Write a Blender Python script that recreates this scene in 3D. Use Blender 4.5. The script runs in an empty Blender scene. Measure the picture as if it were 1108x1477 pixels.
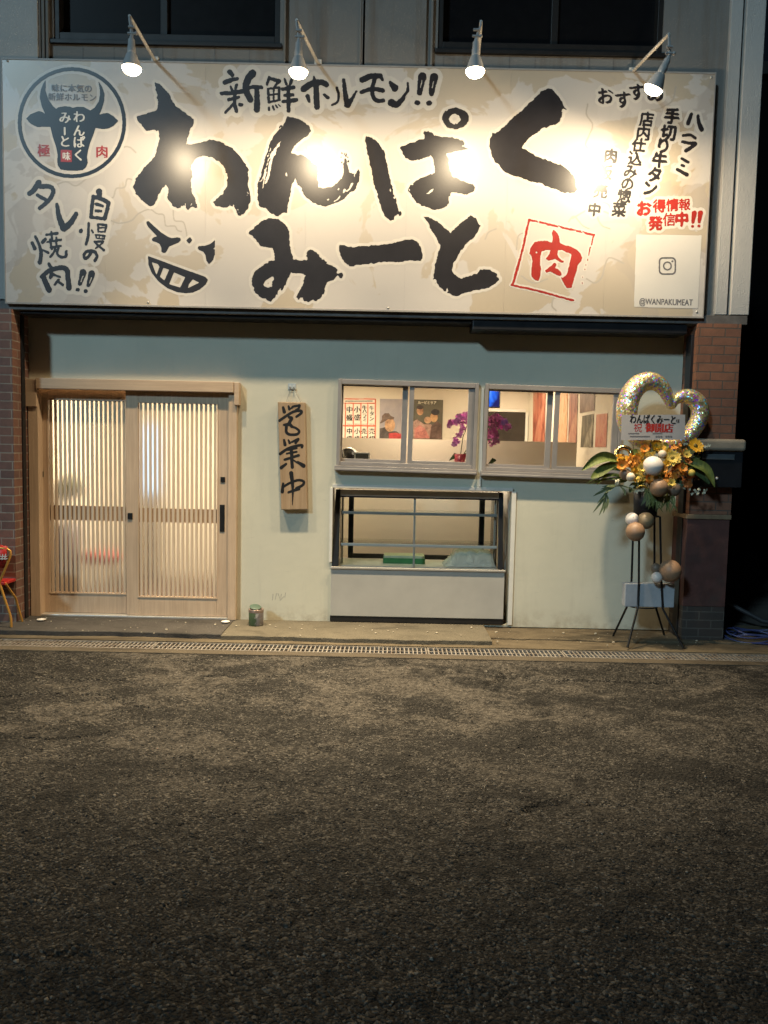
import bpy, math, random
import numpy as np
from mathutils import Vector, Matrix
R = math.radians
scene = bpy.context.scene
COL = scene.collection
random.seed(7)
rng = np.random.default_rng(11)

# ------------------------------------------------------------------ camera
F_PX, CX, CY = 1109.0, 554.0, 738.5            # focal length and centre, in photograph pixels
PITCH, ROLL = R(4.5), R(1.2)
CAM = Vector((0.0, -7.0, 1.57))
_fw = Vector((0, math.cos(PITCH), -math.sin(PITCH)))
_up0 = Vector((0, math.sin(PITCH), math.cos(PITCH)))
_rt0 = Vector((1, 0, 0))
_rt = math.cos(ROLL) * _rt0 + math.sin(ROLL) * _up0
_up = -math.sin(ROLL) * _rt0 + math.cos(ROLL) * _up0
cam = bpy.data.cameras.new('camera')
cam.sensor_fit = 'VERTICAL'; cam.sensor_height = 36.0
cam.lens = F_PX / 1477.0 * 36.0
cam.clip_start = 0.05; cam.clip_end = 3000
cam_o = bpy.data.objects.new('camera', cam); COL.objects.link(cam_o)
_m = Matrix((_rt, _up, -_fw)).transposed().to_4x4(); _m.translation = CAM
cam_o.matrix_world = _m
scene.camera = cam_o

def ray(px, py):
    return (_rt * (px - CX) - _up * (py - CY) + _fw * F_PX)
def at(px, py, Y):                              # photograph measurement -> point on the plane y = Y
    d = ray(px, py); t = (Y - CAM.y) / d.y
    return CAM + d * t
def onz(px, py, z):                             # photograph measurement -> point on the level z
    d = ray(px, py); t = (z - CAM.z) / d.z
    return CAM + d * t

# ------------------------------------------------------------------ night sky, street light, exposure
w = bpy.data.worlds.new('World'); scene.world = w; w.use_nodes = True
nt = w.node_tree
sky = nt.nodes.new('ShaderNodeTexSky'); sky.sky_type = 'NISHITA'; sky.sun_disc = False
sky.sun_elevation = R(28); sky.sun_rotation = R(213)
bg = nt.nodes['Background']; nt.links.new(sky.outputs[0], bg.inputs[0]); bg.inputs[1].default_value = 0.0012
sun = bpy.data.lights.new('sun', 'SUN'); sun.energy = 1.05; sun.angle = R(5); sun.color = (0.53, 0.82, 1.0)
sun_o = bpy.data.objects.new('sun', sun); COL.objects.link(sun_o)
sun_o.rotation_euler = Vector((0.66, 1.0, -0.62)).to_track_quat('-Z', 'Y').to_euler()
scene.view_settings.view_transform = 'Standard'; scene.view_settings.look = 'None'
scene.view_settings.exposure = 0.1; scene.view_settings.gamma = 1.0
scene.render.engine = 'CYCLES'
scene.cycles.use_denoising = True; scene.cycles.denoising_prefilter = 'FAST'
scene.cycles.sample_clamp_indirect = 6.0
scene.cycles.max_bounces = 8; scene.cycles.diffuse_bounces = 4; scene.cycles.glossy_bounces = 4
scene.cycles.transmission_bounces = 8; scene.cycles.transparent_max_bounces = 12
scene.cycles.caustics_reflective = False; scene.cycles.caustics_refractive = False

# ------------------------------------------------------------------ object helpers
def tag(o, label=None, cat=None, group=None, kind=None):
    if label: o['label'] = label
    if cat: o['category'] = cat
    if group: o['group'] = group
    if kind: o['kind'] = kind
    return o
def thing(name, label, cat, loc=(0, 0, 0), group=None, rot=(0, 0, 0)):
    o = bpy.data.objects.new(name, None); COL.objects.link(o)
    o.location = loc; o.rotation_euler = rot; o.empty_display_size = 0.1
    return tag(o, label, cat, group)
def wpos(o):
    p = Vector((0, 0, 0))
    while o is not None:
        p += Vector(o.location); o = o.parent
    return p

class MB:
    """collects faces (world coordinates) and links them as one mesh object"""
    def __init__(s): s.v = []; s.f = []; s.sm = []
    def face(s, pts, sm=False):
        i = len(s.v); s.v += [tuple(p) for p in pts]; s.f.append(tuple(range(i, i + len(pts)))); s.sm.append(sm)
    def grid(s, rows, closed=False, sm=True, flip=False):
        i = len(s.v); n = len(rows[0])
        for r in rows: s.v += [tuple(p) for p in r]
        for a in range(len(rows) - 1):
            for b in range(n if closed else n - 1):
                c = (b + 1) % n
                q = (i + a * n + b, i + a * n + c, i + (a + 1) * n + c, i + (a + 1) * n + b)
                s.f.append(q[::-1] if flip else q); s.sm.append(sm)
    def box(s, x0, x1, y0, y1, z0, z1):
        x0, x1 = min(x0, x1), max(x0, x1); y0, y1 = min(y0, y1), max(y0, y1); z0, z1 = min(z0, z1), max(z0, z1)
        i = len(s.v)
        s.v += [(x0, y0, z0), (x1, y0, z0), (x1, y1, z0), (x0, y1, z0), (x0, y0, z1), (x1, y0, z1), (x1, y1, z1), (x0, y1, z1)]
        for q in ((0, 3, 2, 1), (4, 5, 6, 7), (0, 1, 5, 4), (1, 2, 6, 5), (2, 3, 7, 6), (3, 0, 4, 7)):
            s.f.append(tuple(i + k for k in q)); s.sm.append(False)
        return s
    def hexa(s, c):                                # 8 corners, bottom ring then top ring
        i = len(s.v); s.v += [tuple(p) for p in c]
        for q in ((0, 3, 2, 1), (4, 5, 6, 7), (0, 1, 5, 4), (1, 2, 6, 5), (2, 3, 7, 6), (3, 0, 4, 7)):
            s.f.append(tuple(i + k for k in q)); s.sm.append(False)
        return s
    def prism(s, poly, y0, y1):                    # polygon in (x, z), counter-clockwise, from y0 (front) to y1
        n = len(poly); i = len(s.v)
        s.v += [(x, y0, z) for x, z in poly] + [(x, y1, z) for x, z in poly]
        s.f.append(tuple(range(i, i + n))); s.sm.append(False)
        s.f.append(tuple(range(i + 2 * n - 1, i + n - 1, -1))); s.sm.append(False)
        for k in range(n):
            l = (k + 1) % n
            s.f.append((i + l, i + k, i + n + k, i + n + l)); s.sm.append(False)
        return s
    def tube(s, path, r, n=10, closed=False, caps=True):
        P = [Vector(p) for p in path]; m = len(P)
        rr = r if isinstance(r, (list, tuple)) else [r] * m
        rows = []; u = None
        for k in range(m):
            a = P[k - 1] if (k or closed) else P[k]; b = P[(k + 1) % m] if (k < m - 1 or closed) else P[k]
            t = (b - a)
            t = t.normalized() if t.length > 1e-9 else Vector((0, 0, 1))
            if u is None:
                u = t.orthogonal().normalized()
            else:
                u = (u - t * u.dot(t)); u = u.normalized() if u.length > 1e-6 else t.orthogonal().normalized()
            v = t.cross(u)
            rows.append([P[k] + (u * math.cos(2 * math.pi * j / n) + v * math.sin(2 * math.pi * j / n)) * rr[k] for j in range(n)])
        if closed: rows.append(rows[0])
        s.grid(rows, closed=True)
        if caps and not closed:
            s.face(rows[0][::-1]); s.face(rows[-1])
        return s
    def lathe(s, prof, c, n=24, axis=None):        # profile of (radius, height) about axis through c
        c = Vector(c); ax = Vector(axis).normalized() if axis is not None else Vector((0, 0, 1))
        q = Vector((0, 0, 1)).rotation_difference(ax)
        rows = [[c + q @ Vector((r * math.cos(2 * math.pi * j / n), r * math.sin(2 * math.pi * j / n), h)) for j in range(n)] for r, h in prof]
        s.grid(rows, closed=True)
        return s
    def ball(s, c, r, n=20, m=12, sq=(1, 1, 1)):
        c = Vector(c); rows = []
        for a in range(m + 1):
            t = math.pi * a / m
            rr = max(math.sin(t), 1e-4)
            rows.append([c + Vector((r * sq[0] * rr * math.cos(2 * math.pi * j / n), r * sq[1] * rr * math.sin(2 * math.pi * j / n), -r * sq[2] * math.cos(t))) for j in range(n)])
        s.grid(rows, closed=True)
        return s
    def build(s, name, mat, parent=None, bevel=0, kind=None, seg=2, solid=0):
        me = bpy.data.meshes.new(name)
        off = wpos(parent) if parent is not None else Vector((0, 0, 0))
        me.from_pydata([(x - off.x, y - off.y, z - off.z) for x, y, z in s.v], [], s.f)
        me.polygons.foreach_set('use_smooth', s.sm)
        me.update()
        if mat is not None: me.materials.append(mat)
        o = bpy.data.objects.new(name, me); COL.objects.link(o)
        if parent is not None: o.parent = parent
        if bevel:
            b = o.modifiers.new('bevel', 'BEVEL'); b.width = bevel; b.segments = seg; b.limit_method = 'ANGLE'; b.angle_limit = R(40)
        if solid:
            b = o.modifiers.new('solid', 'SOLIDIFY'); b.thickness = solid
        if kind: o['kind'] = kind
        return o

# ------------------------------------------------------------------ material helpers
class NT:
    def __init__(s, mat): s.t = mat.node_tree; s.n = s.t.nodes; s.l = s.t.links
    def new(s, ty, **kw):
        nd = s.n.new(ty)
        for k, v in kw.items():
            if k.startswith('i_'):
                nd.inputs[int(k[2:])].default_value = v
            elif k in nd.inputs.keys() if hasattr(nd.inputs, 'keys') else False:
                nd.inputs[k].default_value = v
            else: setattr(nd, k, v)
        return nd
    def link(s, a, b): s.l.new(a, b)
    def coord(s, which='Object'):
        return s.n.new('ShaderNodeTexCoord').outputs[which]
    def noise(s, vec, scale, detail=4, rough=0.55, dist=0.0):
        nd = s.n.new('ShaderNodeTexNoise'); nd.inputs['Scale'].default_value = scale
        nd.inputs['Detail'].default_value = detail; nd.inputs['Roughness'].default_value = rough
        nd.inputs['Distortion'].default_value = dist
        if vec is not None: s.link(vec, nd.inputs['Vector'])
        return nd
    def ramp(s, fac, stops):
        nd = s.n.new('ShaderNodeValToRGB'); e = nd.color_ramp.elements
        while len(e) < len(stops): e.new(0.5)
        for k, (p, c) in enumerate(stops):
            e[k].position = p; e[k].color = (c, c, c, 1) if isinstance(c, (int, float)) else (*c, 1)
        s.link(fac, nd.inputs[0]); return nd
    def mix(s, fac, a, b, mode='MIX'):
        nd = s.n.new('ShaderNodeMix'); nd.data_type = 'RGBA'; nd.blend_type = mode
        for sock, v in ((nd.inputs[0], fac), (nd.inputs[6], a), (nd.inputs[7], b)):
            if isinstance(v, (int, float)): sock.default_value = v
            elif isinstance(v, tuple): sock.default_value = (*v, 1)
            else: s.link(v, sock)
        return nd.outputs[2]
    def math(s, op, a, b=0.0, c=None):
        nd = s.n.new('ShaderNodeMath'); nd.operation = op
        for k, v in enumerate((a, b) if c is None else (a, b, c)):
            if isinstance(v, (int, float)): nd.inputs[k].default_value = v
            else: s.link(v, nd.inputs[k])
        return nd.outputs[0]
    def mapping(s, vec, scale=(1, 1, 1), rot=(0, 0, 0), loc=(0, 0, 0)):
        nd = s.n.new('ShaderNodeMapping'); nd.inputs['Scale'].default_value = scale
        nd.inputs['Rotation'].default_value = rot; nd.inputs['Location'].default_value = loc
        s.link(vec, nd.inputs['Vector']); return nd.outputs[0]
    def bump(s, h, strength=0.3, dist=0.01):
        nd = s.n.new('ShaderNodeBump'); nd.inputs['Strength'].default_value = strength; nd.inputs['Distance'].default_value = dist
        s.link(h, nd.inputs['Height']); s.link(nd.outputs[0], s.bsdf.inputs['Normal']); return nd
    @property
    def bsdf(s): return s.n['Principled BSDF']
    def base(s, v): 
        if isinstance(v, tuple): s.bsdf.inputs['Base Color'].default_value = (*v, 1)
        else: s.link(v, s.bsdf.inputs['Base Color'])

def newmat(name, rough=0.6, metal=0.0, spec=0.5):
    m = bpy.data.materials.new(name); m.use_nodes = True; t = NT(m)
    t.bsdf.inputs['Roughness'].default_value = rough; t.bsdf.inputs['Metallic'].default_value = metal
    t.bsdf.inputs['Specular IOR Level'].default_value = spec
    return m, t
def plain(name, col, rough=0.6, metal=0.0, var=0.12, scale=9.0, bump=0.0, bscale=60.0, spec=0.5, dirt=None):
    m, t = newmat(name, rough, metal, spec)
    c = t.coord()
    n = t.noise(c, scale, 5, 0.6)
    lo = tuple(x * (1 - var) for x in col); hi = tuple(min(1, x * (1 + var)) for x in col)
    out = t.ramp(n.outputs[0], [(0.3, lo), (0.7, hi)]).outputs[0]
    if dirt:
        d = t.noise(c, scale * 0.37, 6, 0.7)
        f = t.ramp(d.outputs[0], [(0.52, 0.0), (0.72, 1.0)]).outputs[0]
        out = t.mix(t.math('MULTIPLY', f, dirt[1]), out, dirt[0])
    t.base(out)
    rr = t.math('MULTIPLY_ADD', n.outputs[0], 0.15, rough - 0.075); t.link(rr, t.bsdf.inputs['Roughness'])
    if bump:
        b = t.noise(c, bscale, 4, 0.6); t.bump(b.outputs[0], bump, 0.005)
    return m
def emis(name, col, strength):
    m = bpy.data.materials.new(name); m.use_nodes = True; n = m.node_tree.nodes
    n.remove(n['Principled BSDF']); e = n.new('ShaderNodeEmission')
    e.inputs[0].default_value = (*col, 1); e.inputs[1].default_value = strength
    m.node_tree.links.new(e.outputs[0], n['Material Output'].inputs[0]); return m
def wood(name, c0, c1, axis='Z', rough=0.5, scale=1.0):
    m, t = newmat(name, rough); c = t.coord()
    sc = {'Z': (38, 38, 1.6), 'X': (1.6, 38, 38)}[axis]
    v = t.mapping(c, tuple(x * scale for x in sc))
    n = t.noise(v, 1.6, 6, 0.6, 0.6)
    n2 = t.noise(c, 2.5, 3, 0.5)
    base = t.ramp(n.outputs[0], [(0.3, c0), (0.68, c1)]).outputs[0]
    base = t.mix(t.ramp(n2.outputs[0], [(0.4, 0.0), (0.75, 0.35)]).outputs[0], base, tuple(x * 0.8 for x in c0))
    t.base(base); t.bump(n.outputs[0], 0.12, 0.002); return m
def glass_thin(name, tint=(1, 1, 1), refl=1.0, rough=0.02):
    m = bpy.data.materials.new(name); m.use_nodes = True; n = m.node_tree.nodes; l = m.node_tree.links
    n.remove(n['Principled BSDF'])
    tr = n.new('ShaderNodeBsdfTransparent'); tr.inputs[0].default_value = (*tint, 1)
    gl = n.new('ShaderNodeBsdfGlossy'); gl.inputs['Roughness'].default_value = rough
    fr = n.new('ShaderNodeFresnel'); fr.inputs[0].default_value = 1.5
    mu = n.new('ShaderNodeMath'); mu.operation = 'MULTIPLY'; mu.inputs[1].default_value = refl; l.new(fr.outputs[0], mu.inputs[0])
    mx = n.new('ShaderNodeMixShader'); l.new(mu.outputs[0], mx.inputs[0]); l.new(tr.outputs[0], mx.inputs[1]); l.new(gl.outputs[0], mx.inputs[2])
    l.new(mx.outputs[0], n['Material Output'].inputs[0]); return m

def bricks(name, c0, c1, mortar, dirt=(0.04, 0.035, 0.03)):
    m, t = newmat(name, 0.65)
    c = t.coord('Object')
    sp = t.new('ShaderNodeSeparateXYZ'); t.link(c, sp.inputs[0])
    u = t.math('ADD', sp.outputs[0], sp.outputs[1])
    cb = t.new('ShaderNodeCombineXYZ'); t.link(u, cb.inputs[0]); t.link(sp.outputs[2], cb.inputs[1])
    b = t.new('ShaderNodeTexBrick'); t.link(cb.outputs[0], b.inputs['Vector'])
    b.inputs['Color1'].default_value = (*c0, 1); b.inputs['Color2'].default_value = (*c1, 1); b.inputs['Mortar'].default_value = (*mortar, 1)
    b.inputs['Scale'].default_value = 1.0; b.inputs['Mortar Size'].default_value = 0.005; b.inputs['Mortar Smooth'].default_value = 0.2
    b.inputs['Brick Width'].default_value = 0.215; b.inputs['Row Height'].default_value = 0.0745; b.offset = 0.5
    n = t.noise(c, 9, 6, 0.7); n2 = t.noise(c, 2.2, 4, 0.6)
    col = t.mix(t.ramp(n.outputs[0], [(0.4, 0.0), (0.8, 0.5)]).outputs[0], b.outputs[0], dirt)
    col = t.mix(t.ramp(n2.outputs[0], [(0.45, 0.0), (0.7, 0.4)]).outputs[0], col, tuple(x * 0.6 for x in c0))
    t.base(col)
    h = t.math('ADD', t.math('MULTIPLY', b.outputs['Fac'], -1.0), t.math('MULTIPLY', n.outputs[0], 0.25))
    t.bump(h, 0.55, 0.006); return m
# ------------------------------------------------------------------ flat artwork: brush marks traced as outlines and strokes
def _blur(a, sig):
    r = max(1, int(3 * sig)); k = np.exp(-0.5 * (np.arange(-r, r + 1) / sig) ** 2); k /= k.sum()
    p = np.pad(a, ((r, r), (0, 0)), mode='edge')
    a = sum(k[i] * p[i:i + a.shape[0]] for i in range(2 * r + 1))
    p = np.pad(a, ((0, 0), (r, r)), mode='edge')
    return sum(k[i] * p[:, i:i + a.shape[1]] for i in range(2 * r + 1))
def _vnoise(U, V, s, seed):
    g = np.random.default_rng(seed).random((64, 64)) * 2 - 1
    x = U / s; y = V / s; i = np.floor(x).astype(int); j = np.floor(y).astype(int); fx = x - i; fy = y - j
    fx = fx * fx * (3 - 2 * fx); fy = fy * fy * (3 - 2 * fy)
    G = lambda a, b: g[np.mod(b, 64), np.mod(a, 64)]
    return (G(i, j) * (1 - fx) + G(i + 1, j) * fx) * (1 - fy) + (G(i, j + 1) * (1 - fx) + G(i + 1, j + 1) * fx) * fy
_tx = bpy.data.curves.new('glyph', 'FONT'); _tx.align_x = 'LEFT'
_txo = bpy.data.objects.new('glyph', _tx); COL.objects.link(_txo)
_gl = {}
def glyph(text):                                   # triangles of a string, centred, height about 1
    if text not in _gl:
        _tx.body = text
        bpy.context.view_layer.update()
        e = _txo.evaluated_get(bpy.context.evaluated_depsgraph_get()); me = e.to_mesh(); me.calc_loop_triangles()
        v = np.array([x.co[:2] for x in me.vertices]).reshape(-1, 2)
        tr = np.array([x.vertices[:] for x in me.loop_triangles]).reshape(-1, 3)
        e.to_mesh_clear()
        c = (v.max(0) + v.min(0)) / 2
        _gl[text] = (v - c, tr)
    return _gl[text]

class Art:
    """coverage raster on a plane y = const, turned into a flat outline mesh"""
    def __init__(s, Y, px0, py0, px1, py1, h=0.0035):
        a = [at(px, py, Y) for px in (px0, px1) for py in (py0, py1)]
        s.Y = Y; s.h = h
        s.x0 = min(p.x for p in a); s.z0 = min(p.z for p in a)
        nx = int((max(p.x for p in a) - s.x0) / h) + 2; nz = int((max(p.z for p in a) - s.z0) / h) + 2
        s.m = np.zeros((nz, nx))
        s.U, s.V = np.meshgrid(s.x0 + np.arange(nx) * h, s.z0 + np.arange(nz) * h)
        s.UW, s.VW = s.U, s.V; s.frame = None
    def rag(s, amp, size, seed=3):
        s.UW = s.U + amp * (_vnoise(s.U, s.V, size, seed) + 0.6 * _vnoise(s.U, s.V, size * 0.45, seed + 1))
        s.VW = s.V + amp * (_vnoise(s.U, s.V, size, seed + 2) + 0.6 * _vnoise(s.U, s.V, size * 0.45, seed + 3))
        return s
    def view(s, x0, y0, x1, out=1108.0):           # following coordinates are in this enlarged view of the photograph
        s.frame = (x0, y0, (x1 - x0) / out); return s
    def uv(s, p):
        x0, y0, k = s.frame if s.frame else (0, 0, 1)
        q = at(x0 + p[0] * k, y0 + p[1] * k, s.Y); return (q.x, q.z)
    def rad(s, r):
        return r * (s.frame[2] if s.frame else 1) * (s.Y - CAM.y) / F_PX
    def _win(s, lo, hi):
        a = max(0, int((lo[0] - s.x0) / s.h) - 3); b = min(s.m.shape[1], int((hi[0] - s.x0) / s.h) + 5)
        c = max(0, int((lo[1] - s.z0) / s.h) - 3); d = min(s.m.shape[0], int((hi[1] - s.z0) / s.h) + 5)
        return (slice(c, d), slice(a, b))
    def polyw(s, Q, val=1.0):
        Q = np.array(Q); pad = 0.03
        w_ = s._win(Q.min(0) - pad, Q.max(0) + pad); X = s.UW[w_]; Z = s.VW[w_]
        ins = np.zeros(X.shape, bool); n = len(Q)
        for k in range(n):
            (xa, za), (xb, zb) = Q[k], Q[(k + 1) % n]
            if za == zb: continue
            c = ((za > Z) != (zb > Z)) & (X < (xb - xa) * (Z - za) / (zb - za) + xa)
            ins ^= c
        s.m[w_][ins] = val
        return s
    def poly(s, pts, val=1.0): return s.polyw([s.uv(p) for p in pts], val)
    def ell(s, c, rx, ry, val=1.0, n=40):
        return s.poly([(c[0] + rx * math.cos(2 * math.pi * k / n), c[1] + ry * math.sin(2 * math.pi * k / n)) for k in range(n)], val)
    def stroke(s, pts, r0, r1=None, val=1.0, curve=True):
        r1 = r0 if r1 is None else r1
        P = [np.array(s.uv(p)) for p in pts]
        if curve and len(P) > 2:                    # Catmull-Rom
            E = [2 * P[0] - P[1]] + P + [2 * P[-1] - P[-2]]; D = []
            for k in range(1, len(E) - 2):
                for j in range(5):
                    t = j / 5; a, b, c, d = E[k - 1], E[k], E[k + 1], E[k + 2]
                    D.append(0.5 * (2 * b + (c - a) * t + (2 * a - 5 * b + 4 * c - d) * t * t + (3 * b - a - 3 * c + d) * t ** 3))
            P = D + [P[-1]]
        n = len(P); ra, rb = s.rad(r0), s.rad(r1)
        lo = np.min(P, 0) - max(ra, rb) - 0.02; hi = np.max(P, 0) + max(ra, rb) + 0.02
        w_ = s._win(lo, hi); X = s.UW[w_]; Z = s.VW[w_]; best = np.full(X.shape, 9.0)
        for k in range(max(1, n - 1)):
            a = P[k]; b = P[min(k + 1, n - 1)]; d = b - a; L = d @ d
            t = np.clip(((X - a[0]) * d[0] + (Z - a[1]) * d[1]) / L, 0, 1) if L > 1e-12 else np.zeros(X.shape)
            r = ra + (rb - ra) * (k + t) / max(1, n - 1)
            best = np.minimum(best, np.hypot(X - a[0] - t * d[0], Z - a[1] - t * d[1]) - r)
        s.m[w_][best < 0] = val
        return s
    def text(s, txt, c, size, val=1.0, sx=1.0, rot=None):
        v, tr = glyph(txt); u0 = np.array(s.uv(c)); k = s.rad(size)
        u1 = np.array(s.uv((c[0] + 10, c[1]))); ang = math.atan2(u1[1] - u0[1], u1[0] - u0[0]) + (rot or 0)
        ang = (rot or 0) + ROLL * 0 
        ca, sa = math.cos(ang), math.sin(ang)
        q = v * k * np.array([sx, 1.0]); q = np.stack([q[:, 0] * ca - q[:, 1] * sa, q[:, 0] * sa + q[:, 1] * ca], 1) + u0
        for a, b, c_ in tr:
            A, B, C = q[a], q[b], q[c_]
            w_ = s._win(np.minimum(np.minimum(A, B), C), np.maximum(np.maximum(A, B), C)); X = s.UW[w_]; Z = s.VW[w_]
            e0 = (B[0] - A[0]) * (Z - A[1]) - (B[1] - A[1]) * (X - A[0])
            e1 = (C[0] - B[0]) * (Z - B[1]) - (C[1] - B[1]) * (X - B[0])
            e2 = (A[0] - C[0]) * (Z - C[1]) - (A[1] - C[1]) * (X - C[0])
            s.m[w_][((e0 >= 0) & (e1 >= 0) & (e2 >= 0)) | ((e0 <= 0) & (e1 <= 0) & (e2 <= 0))] = val
        return s
    def dilate(s, r):
        k = _blur(s.m, 0.8); out = k.copy(); n = max(1, int(round(r / s.h)))
        for a in range(-n, n + 1):
            for b in range(-n, n + 1):
                if a * a + b * b <= n * n:
                    out[max(0, a):out.shape[0] + min(0, a), max(0, b):out.shape[1] + min(0, b)] = np.maximum(
                        out[max(0, a):out.shape[0] + min(0, a), max(0, b):out.shape[1] + min(0, b)],
                        k[max(0, -a):k.shape[0] + min(0, -a), max(0, -b):k.shape[1] + min(0, -b)])
        return out
    def mesh(s, name, mat, parent, lift=0.001, level=0.5, sig=0.8, field=None):
        f = _blur(s.m if field is None else field, sig); f[0] = f[-1] = 0; f[:, 0] = f[:, -1] = 0
        mb = MB(); y = s.Y - lift; h = s.h; ins = f > level
        full = ins[:-1, :-1] & ins[1:, :-1] & ins[:-1, 1:] & ins[1:, 1:]
        anyc = (ins[:-1, :-1] | ins[1:, :-1] | ins[:-1, 1:] | ins[1:, 1:]) & ~full
        for r in range(full.shape[0]):
            row = full[r]
            if not row.any(): continue
            d = np.diff(np.concatenate(([0], row.astype(int), [0]))); st = np.where(d == 1)[0]; en = np.where(d == -1)[0]
            for a, b in zip(st, en):
                xa = s.x0 + a * h; xb = s.x0 + b * h; za = s.z0 + r * h
                mb.face([(xa, y, za), (xb, y, za), (xb, y, za + h), (xa, y, za + h)])
        for r, c in zip(*np.where(anyc)):
            q = [(c, r, f[r, c]), (c + 1, r, f[r, c + 1]), (c + 1, r + 1, f[r + 1, c + 1]), (c, r + 1, f[r + 1, c])]
            o = []
            for k in range(4):
                a, b = q[k], q[(k + 1) % 4]
                if a[2] > level: o.append((a[0], a[1]))
                if (a[2] > level) != (b[2] > level):
                    t = (level - a[2]) / (b[2] - a[2]); o.append((a[0] + (b[0] - a[0]) * t, a[1] + (b[1] - a[1]) * t))
            if len(o) >= 3: mb.face([(s.x0 + a * h, y, s.z0 + b * h) for a, b in o])
        return mb.build(name, mat, parent)
# ------------------------------------------------------------------ materials
def mat_stucco(name, col, stain=0.5, warm=(0.30, 0.22, 0.14), bs=0.35):
    m, t = newmat(name, 0.85, 0, 0.25); c = t.coord()
    n = t.noise(c, 1.1, 6, 0.6); v = t.mapping(c, (7, 7, 0.45)); st = t.noise(v, 1.0, 6, 0.65)
    base = t.ramp(n.outputs[0], [(0.3, tuple(x * 0.9 for x in col)), (0.7, col)]).outputs[0]
    f = t.ramp(st.outputs[0], [(0.5, 0.0), (0.78, stain)]).outputs[0]
    t.base(t.mix(f, base, warm))
    b = t.noise(c, 85, 3, 0.6); b2 = t.noise(c, 14, 3, 0.5)
    t.bump(t.math('ADD', b.outputs[0], t.math('MULTIPLY', b2.outputs[0], 0.6)), bs, 0.008); return m
M = {}
M['upper_wall'] = mat_stucco('upper_wall', (0.235, 0.225, 0.21), 0.75, (0.15, 0.095, 0.055))
M['pier'] = mat_stucco('pier', (0.54, 0.52, 0.49), 0.3, bs=0.7)
# shop wall: off-white roller painted plaster, scuffs low down
m, t = newmat('shop_wall', 0.55, 0, 0.35); c = t.coord()
n = t.noise(c, 1.7, 6, 0.6); n2 = t.noise(c, 7, 6, 0.7)
base = t.ramp(n.outputs[0], [(0.3, (0.59, 0.57, 0.455)), (0.7, (0.65, 0.625, 0.505))]).outputs[0]
sp = t.new('ShaderNodeSeparateXYZ'); t.link(c, sp.inputs[0])
low = t.ramp(sp.outputs[2], [(0.0, 1.0), (0.16, 0.0)]).outputs[0]
f = t.math('MULTIPLY', low, t.ramp(n2.outputs[0], [(0.42, 0.0), (0.62, 0.6)]).outputs[0])
st = t.noise(t.mapping(c, (5, 5, 0.7)), 1.3, 6, 0.7)
base = t.mix(t.ramp(st.outputs[0], [(0.55, 0.0), (0.8, 0.35)]).outputs[0], base, (0.42, 0.40, 0.33))
sc_ = t.noise(t.mapping(c, (3, 3, 30)), 2.0, 3, 0.6, 1.0)
base = t.mix(t.ramp(sc_.outputs[0], [(0.70, 0.0), (0.74, 0.35)]).outputs[0], base, (0.34, 0.32, 0.28))
t.base(t.mix(f, base, (0.36, 0.31, 0.22)))
b = t.noise(c, 120, 3, 0.6); b2 = t.noise(t.mapping(c, (1, 1, 2.2)), 5.5, 5, 0.6, 0.8)
t.bump(t.math('ADD', t.math('MULTIPLY', b.outputs[0], 0.3), t.math('MULTIPLY', b2.outputs[0], 0.8)), 0.3, 0.006); M['shop_wall'] = m
M['brick_left'] = bricks('brick_left', (0.24, 0.115, 0.08), (0.16, 0.085, 0.07), (0.33, 0.29, 0.24))
M['brick_right'] = bricks('brick_right', (0.27, 0.12, 0.07), (0.19, 0.085, 0.055), (0.10, 0.08, 0.065))
M['redpaint'] = plain('red_brown_paint', (0.085, 0.035, 0.03), 0.7, var=0.25, bump=0.3, dirt=((0.05, 0.04, 0.035), 0.7))
M['black_metal'] = plain('black_metal', (0.012, 0.013, 0.016), 0.4, 0.0, bump=0.05)
M['grey_beam'] = plain('grey_beam', (0.16, 0.15, 0.14), 0.6, 0.0, 0.3, 5, dirt=((0.06, 0.05, 0.045), 0.8))
M['alu'] = plain('grey_aluminium', (0.36, 0.33, 0.31), 0.45, 0.3, 0.06)
M['bronze'] = plain('bronze_frame', (0.018, 0.016, 0.015), 0.5, 0.0, spec=0.3)
M['dark_glass'] = plain('dark_window_glass', (0.008, 0.008, 0.009), 0.35, 0, 0.1, spec=0.06)
M['glass'] = glass_thin('window_glass', (0.97, 0.98, 0.96), 0.9)
M['concrete'] = plain('concrete', (0.115, 0.10, 0.076), 0.85, var=0.2, scale=5, bump=0.5, bscale=90, dirt=((0.10, 0.08, 0.055), 0.85))
M['concrete_dark'] = plain('concrete_dark', (0.075, 0.067, 0.06), 0.85, var=0.25, scale=4, bump=0.5, bscale=80, dirt=((0.07, 0.06, 0.05), 0.8))
M['kerb'] = plain('kerb_concrete', (0.115, 0.095, 0.068), 0.88, var=0.2, scale=8, bump=0.6, bscale=110, dirt=((0.10, 0.085, 0.055), 0.9))
M['kerb_dark'] = plain('kerb_dark', (0.085, 0.07, 0.05), 0.9, var=0.3, scale=8, bump=0.8, bscale=90, dirt=((0.045, 0.038, 0.028), 0.9))
M['galv'] = plain('galvanised_steel', (0.36, 0.33, 0.29), 0.5, 0.6, 0.25, 14, dirt=((0.16, 0.10, 0.06), 0.8))
M['void'] = plain('drain_void', (0.008, 0.007, 0.006), 0.9)
M['lattice'] = wood('lattice_cypress', (0.66, 0.50, 0.35), (0.78, 0.62, 0.46), 'Z', 0.45)
M['hinoki'] = wood('pale_cypress', (0.54, 0.385, 0.255), (0.68, 0.51, 0.355), 'Z', 0.45)
M['hinoki_x'] = wood('pale_cypress_rail', (0.52, 0.37, 0.245), (0.63, 0.465, 0.315), 'X', 0.45)
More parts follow.
